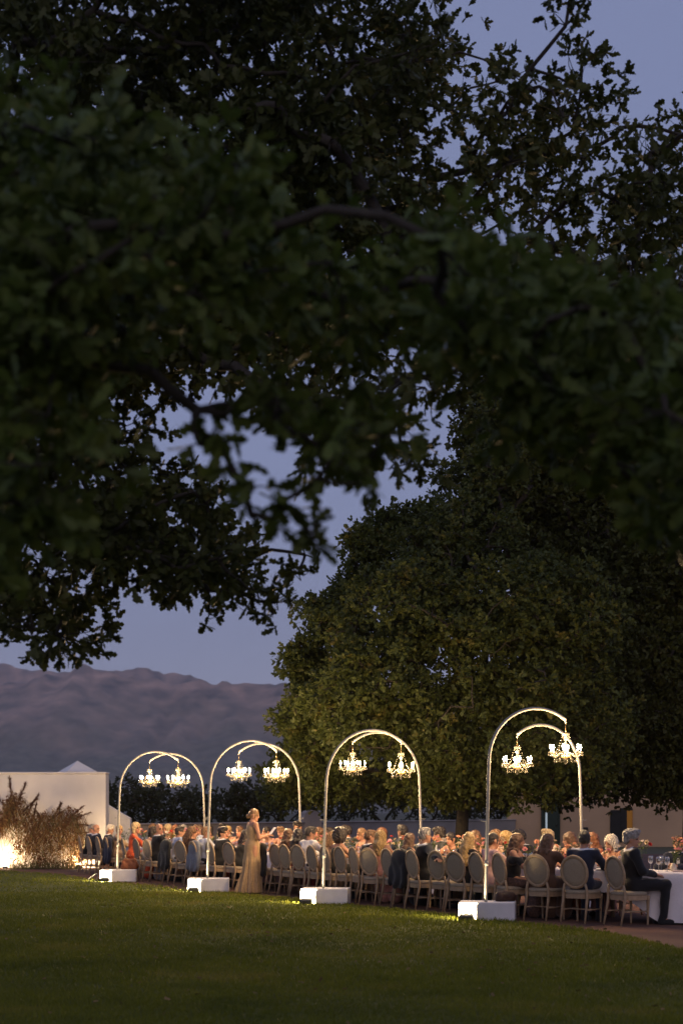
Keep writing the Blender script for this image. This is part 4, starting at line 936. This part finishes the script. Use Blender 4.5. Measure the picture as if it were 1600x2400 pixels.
def cached(key, fn):
    if key not in _cache: _cache[key] = fn()
    return _cache[key]
def hairmat(n, c): return mat('hair_' + n, c, .42, var=.35, scale=45, bump=.5, bscale=160, spec=.5, detail=6)
HAIR = {'grey': (.26, .24, .22), 'white': (.52, .47, .40), 'blonde': (.40, .26, .10), 'brown': (.115, .058, .028), 'lightbrown': (.22, .12, .055), 'dark': (.024, .016, .012), 'auburn': (.20, .075, .025), 'ashblonde': (.42, .31, .17)}
def cloth(n, c, **k): return mat('cloth_' + n, c, .88, var=.12, scale=18, bump=.25, bscale=120, sheen=.15, **k)
COL = {'black': (.014, .014, .016), 'navy': (.018, .022, .042), 'charcoal': (.035, .035, .038), 'white': (.72, .70, .70), 'paleblue': (.42, .47, .60), 'orange': (.62, .10, .035), 'rust': (.36, .09, .04), 'tan': (.34, .22, .13), 'grey': (.32, .31, .31), 'pink': (.62, .30, .24), 'peach': (.66, .40, .26), 'blush': (.60, .38, .36), 'brown': (.12, .065, .04), 'gold': (.42, .28, .15), 'cream': (.62, .53, .42), 'olive': (.12, .12, .06), 'green': (.04, .09, .06), 'greyblue': (.16, .175, .21), 'wine': (.20, .03, .04), 'floral': (.55, .22, .18)}
def setmat(o, m):
    o.material_slots[0].link = 'OBJECT'; o.material_slots[0].material = m
M_flor = mat('cloth_floral_print', (.58, .16, .12), .85, c2=(.62, .50, .42), scale=38); M_patt = mat('cloth_brown_print', (.17, .10, .075), .85, c2=(.055, .035, .032), scale=40)
def person(p, yaw, label, pose='up', hyaw=0, kit='suit', colr='black', hair='short', hcol='dark', size=1.0, stand=False, shirt='white', tie=None, hp=0):
    if not stand: p = (p[0] - .05 * math.sin(yaw), p[1] + .05 * math.cos(yaw))
    root = empty('person', (p[0], p[1], 0), yaw); root.scale = (size,) * 3; tag(root, label, 'person', None)
    hyaw = round(hyaw / 25) * 25; key = (pose, hyaw, hp, stand)
    obj('body', cached(('b',) + key, lambda: body_mesh(pose, hyaw, hp, stand)), root)
    if not stand:
        sm = cached(('shoe',), lambda: mesh_np('shoe', *sdf_mesh([('c', v3(0, -.03, .045), v3(0, .12, .036), .047, .038), ('c', v3(0, .12, .034), v3(0, .17, .03), .036, .028), ('c', v3(0, -.03, .05), v3(0, -.015, .11), .045, .047)], .011, .03, [plane_cut(v3(0, 0, .002), v3(0, 0, -1))]), cloth('black', COL['black'])))
        for sx in (-1, 1): obj('shoe', sm, root, (sx * .11, .33, 0))
    def wear(kind, c):
        m = M_flor if c == 'floral' else M_patt if c == 'print' else cloth(c, COL[c])
        o = obj(kind, cached(('g', kind, pose, stand), lambda: mesh_np(kind, *garment(kind, pose, stand), m)), root); setmat(o, m); return o
    if kit == 'suit': wear('jacket', colr); wear('shirt_front', shirt); wear('trousers', colr)
    elif kit == 'shirt': wear('shirt', colr); wear('trousers', 'charcoal')
    elif kit == 'off': wear('off_shoulder', colr); wear('skirt', 'print')
    else: wear(kit, colr)
    J = skeleton(pose, hyaw, hp, stand)
    M = Matrix(J['hr'].tolist()).to_4x4(); M.translation = Vector(J['hc'])
    hm = hairmat(hcol, HAIR[hcol]); o = obj('hair', cached(('h', hair), lambda: mesh_np('hair', *hair_mesh(hair), hm)), root); o.matrix_local = M; setmat(o, hm)
    if tie:
        b = MB(); q = J['nb'] + J['Rm'] @ v3(0, .085, -.012)
        for s in (-1, 1): b.ball((q[0] + s * .028, q[1], q[2]), (.026, .012, .017), 6, 4)
        b.build('bow_tie', cloth('black', COL['black']), root)
    return root

# ------------------------------------------------------------------ seating
def yaw_of(n): return math.atan2(-n[0], n[1])     # local +Y onto the direction n
A4 = ['first', 'second', 'third', 'fourth']
NEAR = [ # arc length, text, pose, head turn, outfit, colour, hair, hair colour, extras
 (.45, 'black suit at the white-wall end of the lawn side', 'up', -50, 'suit', 'black', 'short', 'grey', {}),
 (1.25, 'navy suit next to the white-wall end of the lawn side', 'lap', -50, 'suit', 'navy', 'bald', 'grey', {}),
 (2.25, 'charcoal suit beside the first lawn-side lamp stand from the white wall', 'up', -50, 'suit', 'charcoal', 'short', 'white', {}),
 (3.45, 'tan long-sleeved dress just behind the first lawn-side lamp stand', 'up', -50, 'long_dress', 'tan', 'low_bun', 'blonde', {}),
 (4.85, 'bright orange-red dress with a turned head', 'up', -50, 'long_dress', 'orange', 'bob', 'ashblonde', dict(size=1.05)),
 (5.75, 'light grey dress between the orange-red dress and the black suit', 'fwd', -50, 'dress', 'grey', 'bob', 'dark', {}),
 (6.6, 'black suit next to the black jacket hung on a chair', 'up', -50, 'suit', 'black', 'bald', 'brown', dict(size=1.04)),
 (7.7, 'pale blue shirt whose black jacket hangs on the chair', 'up', -50, 'shirt', 'paleblue', 'short', 'dark', {}),
 (8.45, 'brown long-sleeved dress between two people in pale shirts', 'up', -25, 'long_dress', 'brown', 'long', 'brown', {}),
 (9.2, 'white shirt with a grey jacket over the chair behind', 'up', -50, 'shirt', 'white', 'short', 'lightbrown', {}),
 (10.0, 'black suit seated two places from the standing speaker', 'up', -50, 'suit', 'black', 'wavy', 'dark', {}),
 (10.7, 'sleeveless black dress seated right beside the standing speaker', 'fwd', -50, 'dress', 'black', 'longwave', 'dark', {}),
 (12.72, 'brown dress next to the black jacket chair past the speaker', 'up', 25, 'dress', 'brown', 'longwave', 'brown', {}),
 (13.25, 'wine-coloured dress two seats past the black jacket chair', 'up', 0, 'dress', 'wine', 'longwave', 'dark', {}),
 (13.8, 'crisp white shirt, seen from behind near the third lawn-side lamp stand', 'up', 0, 'shirt', 'white', 'short', 'dark', dict(size=1.03)),
 (14.4, 'tan dress leaning to the table behind the third lawn-side lamp stand', 'fwd', -25, 'dress', 'tan', 'long', 'lightbrown', {}),
 (14.98, 'sleeveless black dress just past the third lawn-side lamp stand', 'up', 25, 'dress', 'black', 'curly', 'dark', {}),
 (16.02, 'black suit with white collar beside the pink dress', 'up', 0, 'suit', 'black', 'short', 'brown', {}),
 (16.58, 'pink sleeveless dress beside a black suit, seen from behind', 'up', 0, 'dress', 'pink', 'long', 'blonde', {}),
 (17.2, 'charcoal long-sleeved dress leaning beside the black coat chair', 'fwd', 25, 'long_dress', 'charcoal', 'longwave', 'brown', {}),
 (18.2, 'black suit stretching an arm along the next chair back', 'reach', 0, 'suit', 'black', 'short', 'grey', dict(size=1.04)),
 (19.42, 'black long-sleeved dress before the fourth lawn-side lamp stand', 'up', 25, 'long_dress', 'black', 'longwave', 'blonde', {}),
 (19.95, 'blush pink dress seated between two people in black tops', 'up', 0, 'long_dress', 'blush', 'low_bun', 'dark', {}),
 (20.5, 'black off-shoulder top and brown print skirt, turned sideways on the chair', 'up', 25, 'off', 'black', 'longwave', 'brown', {}),
 (21.2, 'brown long-sleeved dress at the bend of the table, seen from behind', 'up', 0, 'long_dress', 'brown', 'longwave', 'brown', {}),
 (21.82, 'navy suit with white collar at the bend of the table', 'up', 0, 'suit', 'navy', 'short', 'dark', dict(size=1.04)),
 (22.42, 'black suit sitting sideways at the bare end of the cloth', 'lap', 0, 'suit', 'black', 'wavy', 'grey', dict(size=1.05)),
]
FAR = [
 (.9, 'white blouse at the white-wall end of the wall side', 'up', 50, 'long_dress', 'white', 'bob', 'lightbrown', {}),
 (1.6, 'charcoal suit near the white-wall end of the wall side', 'up', 50, 'suit', 'charcoal', 'short', 'brown', {}),
 (2.3, 'cream dress across from the end chairs on the wall side', 'up', 25, 'dress', 'cream', 'bob', 'ashblonde', {}),
 (3.0, 'rust-coloured dress on the wall side near the first lamp arch', 'up', 50, 'long_dress', 'rust', 'longwave', 'auburn', {}),
 (3.7, 'navy suit on the wall side near the first lamp arch', 'up', 25, 'suit', 'navy', 'short', 'grey', {}),
 (4.35, 'peach dress on the wall side near the first lamp arch', 'lap', 50, 'dress', 'peach', 'bun', 'brown', {}),
 (5.0, 'pale blue shirt on the wall side, before the first wall-side lamp stand', 'up', 25, 'shirt', 'paleblue', 'short', 'brown', {}),
 (5.65, 'olive dress on the wall side past the first lamp arch', 'up', 50, 'long_dress', 'olive', 'bob', 'dark', {}),
 (6.3, 'black suit on the wall side past the first lamp arch', 'lap', 25, 'suit', 'black', 'short', 'dark', dict(size=1.04)),
 (6.95, 'tan long-sleeved dress on the wall side before the second lamp arch', 'up', 50, 'long_dress', 'tan', 'low_bun', 'blonde', {}),
 (7.6, 'orange dress on the wall side before the second lamp arch', 'up', 25, 'dress', 'orange', 'longwave', 'brown', {}),
 (8.25, 'cream jacket on the wall side, across from the pale shirts', 'up', 25, 'suit', 'cream', 'short', 'white', {}),
 (9.0, 'red floral dress across the table from the standing speaker', 'up', 0, 'long_dress', 'floral', 'low_bun', 'dark', {}),
 (9.65, 'blush dress beside the red floral dress', 'drink', 0, 'dress', 'blush', 'short', 'lightbrown', {}),
 (10.4, 'black dinner jacket with black bow tie and bare shirt front', 'up', 25, 'suit', 'black', 'short', 'dark', dict(size=1.10, tie=1)),
 (11.1, 'dark green dress beside the dinner jacket and bow tie', 'lap', -25, 'dress', 'green', 'bun', 'brown', {}),
 (11.75, 'brown long-sleeved dress across from the crisp white shirt', 'up', -25, 'long_dress', 'brown', 'short', 'dark', {}),
 (12.4, 'charcoal suit on the wall side before the third lamp arch', 'up', -50, 'suit', 'charcoal', 'short', 'dark', dict(size=1.04)),
 (13.0, 'pale pink dress on the wall side before the third lamp arch', 'up', -25, 'dress', 'pink', 'low_bun', 'lightbrown', {}),
 (13.75, 'peach long-sleeved dress behind the flowers of the third lamp arch', 'up', -50, 'long_dress', 'peach', 'bob', 'auburn', {}),
 (14.55, 'navy suit with white collar, in profile by the third wall-side lamp stand', 'up', -50, 'suit', 'navy', 'short', 'dark', dict(size=1.06)),
 (15.15, 'black suit behind the third wall-side lamp stand', 'lap', -50, 'suit', 'black', 'short', 'dark', {}),
 (15.9, 'charcoal suit across from the outstretched arm', 'up', -50, 'suit', 'charcoal', 'wavy', 'dark', dict(size=1.03)),
 (16.5, 'sleeveless peach dress bending to the plate across from the outstretched arm', 'fwd', -25, 'dress', 'peach', 'low_bun', 'dark', {}),
 (17.1, 'tan dress in profile between the fourth lawn-side stand and the tree', 'up', -50, 'dress', 'tan', 'longwave', 'brown', {}),
 (17.6, 'white dress in the row before the fourth lamp arch', 'lap', -25, 'dress', 'white', 'bob', 'lightbrown', {}),
 (18.1, 'gold dress on the wall side before the fourth lamp arch', 'up', -50, 'long_dress', 'gold', 'long', 'blonde', {}),
 (18.78, 'black suit and white collar in front of the farm building wall', 'fwd', -25, 'suit', 'black', 'short', 'dark', dict(size=1.06)),
 (19.35, 'cream suit in front of the green door', 'up', -25, 'suit', 'cream', 'short', 'ashblonde', dict(size=1.03)),
 (19.95, 'wine-coloured dress by the fourth wall-side lamp stand', 'up', -50, 'long_dress', 'wine', 'longwave', 'brown', {}),
 (20.55, 'rust-coloured dress behind the fourth wall-side lamp stand', 'up', -50, 'long_dress', 'rust', 'longwave', 'auburn', {}),
 (21.15, 'pink long-sleeved dress bowing over the table before the shutters', 'fwd', 0, 'long_dress', 'pink', 'bob', 'white', {}),
 (22.6, 'navy suit and white cuffs at the bare end of the cloth', 'fwd', -25, 'suit', 'navy', 'short', 'brown', {}),
]
CY = {20.5: -14, 22.42: -28, 18.65: 8, 16.58: 14, 14.98: -4}   # chairs turned out of line
for k, (s, txt, pose, hy, kit, c, hr, hc, ex) in enumerate(NEAR):
    p, n = on_line(s, (-.86 if pose != 'fwd' else -.84) - random.uniform(-.03, .07)); y = yaw_of(n) + R(CY.get(s, random.uniform(-10, 10)))
    chair(p, y, 'oval-backed chair of the person in ' + ' '.join(txt.split()[:10]))
    if s == 22.42: p = p + np.array([.10, .03]); y -= R(22)
    person(p, y + (R(-38) if s == 20.5 else R(random.uniform(-10, 10))), f'seated person in {txt}', pose, hy + random.choice((-25, 0, 0, 25)), kit, c, hr, hc, **{'hp': random.choice((-10, 0, 0)), **ex})
for k, (s, txt, pose, hy, kit, c, hr, hc, ex) in enumerate(FAR):
    p, n = on_line(s, .86 if pose != 'fwd' else .84); y = yaw_of(-n) + R(random.uniform(-6, 6))
    chair(p, y, 'oval-backed chair of the person in ' + ' '.join(txt.split()[:10]))
    person(p, y + R(random.uniform(-10, 10)), f'seated person in {txt}', pose, hy + random.choice((-25, 0, 0, 25)), kit, c, hr, hc, **{'hp': random.choice((-10, 0, 0)), **ex})
def near_chair(s, label, dy=0):
    p, n = on_line(s, -.86); y = yaw_of(n) + R(dy); chair(p, y, label); return p, y
near_chair(12.15, 'empty oval-backed chair with a black jacket, past the standing speaker')
near_chair(15.48, 'empty oval-backed chair between the sleeveless black dress and the black suit')
near_chair(17.7, 'empty oval-backed chair with a black coat thrown over it')
near_chair(18.82, 'empty oval-backed chair with an arm resting along its back', 6)
# jackets hung over chair backs
def jacket_mesh():
    E = lambda c, r: ('e', v3(*c), v3(*r), rotx(R(-9)))
    pr = [E((0, -.265, .88), (.245, .055, .14)), E((0, -.29, .66), (.255, .042, .28)), E((-.21, -.28, .60), (.055, .05, .25)), E((.21, -.28, .60), (.055, .05, .25)), E((0, -.215, .93), (.20, .05, .07)), E((.02, -.30, .44), (.22, .035, .12))]
    return sdf_mesh(pr, .013, .05, (), lambda P: .012 * np.sin(P[..., 0] * 26 + 3 * np.sin(P[..., 2] * 9)) * np.clip((.95 - P[..., 2]) * 2, 0, 1))
JM = mesh_np('jacket', *jacket_mesh(), cloth('black', COL['black']))
for s, c, lab in ((7.7, 'black', 'black jacket hung on the chair of the person in pale blue'), (9.2, 'greyblue', 'grey jacket hung on the chair behind the white shirt'), (12.15, 'black', 'black jacket hung on the empty chair past the standing speaker'), (17.7, 'black', 'black coat thrown over an empty chair back'), (3.45, 'navy', 'navy jacket hung behind the tan dress')):
    p, n = on_line(s, -.86); o = obj('jacket', JM, None, (p[0], p[1], 0), yaw_of(n)); setmat(o, cloth(c, COL[c])); tag(o, lab, 'jacket', 'jackets hung on chairs')
# the speaker
SP = (-1.80, 31.0); SY = R(-66)
person(SP, SY, 'standing person in a long gold gown reading a speech from paper', 'up', -25, 'dress', 'gold', 'low_bun', 'lightbrown', stand=True, size=1.0, hp=-12)
M_paper = mat('paper', (.78, .76, .76), .8, var=.03)
b = MB(); b.box((0, 0, 0), (.15, .004, .21), Matrix.Rotation(R(-38), 3, 'X'))
o = b.build('speech_sheet', M_paper); Mp = Matrix.Rotation(SY, 4, 'Z'); q = Mp @ Vector((.0, .43, 1.245)); o.location = (SP[0] + q.x, SP[1] + q.y, q.z); o.rotation_euler = (0, 0, SY); tag(o, 'white sheet of paper held up by the standing speaker', 'paper')

# ------------------------------------------------------------------ on the table
M_glass = glass('clear_glass', (.93, .94, .93)); M_wine = mat('red_wine', (.10, .008, .014), .1, spec=.6); M_china = mat('white_china', (.74, .72, .70), .25, var=.03, spec=.5); M_nap = mat('napkin_linen', (.55, .42, .40), .9)
def make_glass():
    root = empty('wine_glass')
    b = MB(); b.lathe([(.006, .095), (.022, .102), (.036, .122), (.041, .15), (.038, .185), (.033, .215), (.032, .215), (.037, .184), (.039, .15), (.034, .124), (.02, .106), (.004, .10)], 12); b.build('bowl', M_glass, root)
    b = MB(); b.tube([(0, 0, .004), (0, 0, .098)], .004, 6); b.build('stem', M_glass, root)
    b = MB(); b.lathe([(.034, 0), (.033, .003), (.01, .006), (.004, .01)], 12); b.build('foot', M_glass, root)
    return root
WG = make_glass(); wg1 = [False]; wgw = make_glass(); b = MB(); b.lathe([(.004, .103), (.02, .108), (.034, .126), (.0375, .15), (.003, .151)], 12); b.build('wine', M_wine, wgw); wg2 = [False]
r = np.random.default_rng(5)
seats = [x[0] for x in NEAR] + [15.48, 18.82, 12.15, 17.7]
def put(proto, flag, p, z, yaw=0):
    o = proto if not flag[0] else copy_tree(proto); flag[0] = True; o.location = (p[0], p[1], z); o.rotation_euler = (0, 0, yaw); return o
PL = MB(); PL.lathe([(.07, .0), (.09, .004), (.13, .014), (.132, .017), (.09, .009), (.002, .006)], 20); PLm = PL.mesh('plate', M_china)
NK = MB(); NK.box((0, 0, .012), (.10, .20, .022), bev=.008); NKm = NK.mesh('napkin', M_nap)
for side, lst in ((-1, NEAR), (1, FAR)):
    for row in lst:
        s = row[0]
        for k, (ds, off) in enumerate(((.20, .27), (.27, .20))):
            p, n = on_line(s + ds * (1 if side < 0 else -1) + r.normal(0, .02), side * (off + r.normal(0, .02)))
            if r.random() < .4: o = put(wgw, wg2, p, TZ, r.random() * 6); tag(o, 'stemmed wine glass holding red wine on the long table', 'wine glass', 'glasses of red wine')
            else: o = put(WG, wg1, p, TZ, r.random() * 6); tag(o, 'clear empty stemmed wine glass on the long table', 'wine glass', 'empty wine glasses')
        p, n = on_line(s, side * .40); o = obj('plate', PLm, None, (p[0], p[1], TZ)); tag(o, 'round white china plate set on the long table', 'plate', 'plates along the table')
for s in (19.0, 20.9, 21.6, 22.9, 23.4):
    p, n = on_line(s, -.33 if s > 22.5 else .05)
    o = obj('napkin', NKm, None, (p[0], p[1], TZ), r.random() * 3); tag(o, 'folded pink napkin lying on the bend of the table', 'napkin', 'napkins on the table')
# flower arrangements
PET = {'white': (.70, .62, .55), 'peach': (.72, .36, .22), 'pink': (.72, .30, .32), 'red': (.55, .06, .05), 'cream': (.68, .54, .36)}
M_pet = {k: mat('petal_' + k, v, .8, var=.12, trans=.3) for k, v in PET.items()}; M_stem = mat('flower_stem', (.07, .10, .03), .8); M_fol = mat('flower_foliage', (.06, .085, .03), .8, trans=.2)
M_vase = mat('cream_vase', (.55, .48, .40), .4)
def blossom(seed, m):
    rr = np.random.default_rng(seed); b = MB()
    for ring, (n, rad, el) in enumerate(((6, .036, .2), (5, .028, .65), (3, .014, 1.1))):
        for k in range(n):
            a = 2 * math.pi * k / n + ring * .5; d = v3(math.cos(a) * math.cos(el), math.sin(a) * math.cos(el), math.sin(el)); t = v3(-math.sin(a), math.cos(a), 0); c = d * rad
            b.add([c * .1, c * .6 + t * .018, c + t * .010 + v3(0, 0, .004), c - t * .010 + v3(0, 0, .004), c * .6 - t * .018], [(0, 1, 2, 3, 4)], True)
    return b.mesh('blossom', m)
BL = {k: blossom(i, M_pet[k]) for i, k in enumerate(PET)}
def arrangement(s, off, cols, h, n, seed, label):
    rr = np.random.default_rng(seed); p, nn = on_line(s, off); root = empty('flower_arrangement', (p[0], p[1], TZ)); tag(root, label, 'flowers', 'flower arrangements along the table')
    b = MB(); b.lathe([(.035, 0), (.05, .02), (.052, .06), (.03, .10), (.026, .12), (.022, .12), (.024, .10)], 12); b.build('vase', M_vase, root)
    st = MB(); fo = MB()
    for k in range(n):
        a = rr.random() * 6.28; ln = h * (.55 + .5 * rr.random()); sp = .08 + .16 * rr.random(); e = v3(math.cos(a) * sp, math.sin(a) * sp, ln + .08); m = e * .5 + v3(0, 0, .05)
        st.tube([(0, 0, .08), m, e], .0028, 4, False); o = obj('blossom', BL[cols[k % len(cols)]], root, tuple(e)); o.rotation_euler = (rr.normal(0, .5), rr.normal(0, .5), a); o.scale = (.8 + .6 * rr.random(),) * 3
        for q in range(7):
            t = .45 + .5 * rr.random(); c = e * t + v3(0, 0, .03) + rr.normal(0, .025, 3); d = rr.normal(0, 1, 3); d /= np.linalg.norm(d); u = np.cross(d, rr.normal(0, 1, 3)); u /= np.linalg.norm(u)
            fo.add([c, c + d * .025 + u * .012, c + d * .055, c + d * .025 - u * .012], [(0, 1, 2, 3)])
    st.build('stems', M_stem, root); tag(fo.build('foliage', M_fol, root), kind='stuff')
CC = [['white', 'peach', 'cream'], ['pink', 'white', 'peach'], ['red', 'white', 'cream'], ['peach', 'pink']]
CN = ['white, peach and cream', 'pink, white and peach', 'red, white and cream', 'peach and pink']
ORDN = 'first second third fourth fifth sixth seventh eighth ninth tenth eleventh twelfth thirteenth fourteenth fifteenth sixteenth seventeenth eighteenth nineteenth twentieth'.split()
for k, s in enumerate((1.2, 3.1, 5.0, 6.7, 8.4, 9.8, 11.3, 12.6, 13.9, 14.9, 15.9, 16.8, 17.7, 18.6, 19.3, 20.0, 20.7, 21.4, 22.1, 22.75)):
    arrangement(s, r.uniform(-.06, .1), CC[k % 4], .28 + .14 * r.random(), 9, 300 + k, f'vase of {CN[k % 4]} flowers, {ORDN[k]} vase from the white-wall end of the table')
M_blue = mat('blue_label', (.16, .32, .62), .5); M_dkgl = mat('dark_bottle_glass', (.012, .02, .012), .1, spec=.7)
p, n = on_line(23.35, -.30); root = empty('water_bottle', (p[0], p[1], TZ)); tag(root, 'small pale blue bottle at the bare end of the cloth', 'bottle')
b = MB(); b.lathe([(.028, 0), (.03, .01), (.03, .11), (.012, .14), (.012, .155)], 12); b.build('body', M_blue, root); b = MB(); b.lathe([(.014, .152), (.014, .175)], 10); b.build('cap', M_china, root)
for k, (s, off) in enumerate(((12.0, .05), (16.3, -.1), (20.3, .12), (22.95, .1))):
    p, n = on_line(s, off); root = empty('wine_bottle', (p[0], p[1], TZ)); tag(root, 'dark glass wine bottle standing among the flowers on the table', 'bottle', 'wine bottles')
    b = MB(); b.lathe([(.034, 0), (.037, .01), (.037, .19), (.030, .215), (.014, .24), (.013, .30), (.0145, .30), (.0145, .31)], 14); b.build('body', M_dkgl, root); b = MB(); b.lathe([(.0375, .06), (.0375, .14)], 14); b.build('paper_label', M_china, root)
# ------------------------------------------------------------------ bags by the chairs
M_leath = mat('tan_leather', (.23, .075, .028), .5, var=.3, scale=14, bump=.2); M_leath2 = mat('dark_brown_leather', (.045, .022, .015), .5, var=.3, bump=.2)
def bag(p, z, yaw, w_, h_, m, label):
    root = empty('handbag', (p[0], p[1], z), yaw); tag(root, label, 'handbag')
    pr = [('c', v3(-w_ * .38, 0, .06), v3(w_ * .38, 0, .06), .075, .075), ('c', v3(-w_ * .32, 0, h_ * .8), v3(w_ * .32, 0, h_ * .78), .045, .05), ('c', v3(-w_ * .36, 0, h_ * .45), v3(w_ * .36, 0, h_ * .45), .065, .06)]
    obj('body', mesh_np('body', *sdf_mesh(pr, .014, .06, [plane_cut(v3(0, 0, .0), v3(0, 0, -1))], lambda P: .006 * np.sin(P[..., 0] * 40 + P[..., 2] * 30)), m), root)
    b = MB(); b.tube([(-w_ * .25, 0, h_ * .8), (-w_ * .2, -.02, h_ * 1.15), (0, -.03, h_ * 1.28), (w_ * .2, -.02, h_ * 1.15), (w_ * .25, 0, h_ * .8)], .009, 6); b.build('strap', m, root)
p = np.array(ARCH[0][0]); bag((p[0] + .25, p[1] + .30), .286, .1, .36, .26, M_leath, 'tan leather bag standing on the base box of the first lamp stand')
bag((p[0] - .35, p[1] + .55), .0, .4, .30, .30, M_leath, 'tan leather bag on the ground behind the first lamp stand')
p = np.array(ARCH[3][0]); bag((p[0] + .32, p[1] + .20), .286, .5, .26, .10, M_leath2, 'dark brown bag slumped on the base box of the fourth lamp stand')
b = MB(); pts = []
for k in range(40):
    t = k / 39; pts.append((-5.85 + .15 * math.sin(t * 9) - .3 * t, 36.2 + .5 * t + .12 * math.cos(t * 11), .012 + .22 * max(0, math.sin(t * 7)) ** 2 * (1 - t)))
b.tube(pts, .009, 6); tag(b.build('power_cable', mat('white_cable', (.5, .48, .46), .6)), 'looped pale cable lying by the first floodlight', 'cable')
# ------------------------------------------------------------------ evening haze
H = MB(); H.box((0, 3900, 498), (11000, 8600, 998))
hm = bpy.data.materials.new('evening_haze'); hm.use_nodes = True; n_ = hm.node_tree; n_.nodes.remove(n_.nodes['Principled BSDF'])
pv = n_.nodes.new('ShaderNodeVolumePrincipled'); pv.inputs['Density'].default_value = HAZE; pv.inputs['Color'].default_value = (.86, .84, .92, 1); pv.inputs['Anisotropy'].default_value = .1
n_.links.new(pv.outputs[0], n_.nodes['Material Output'].inputs['Volume'])
tag(H.build('haze', hm), kind='stuff')
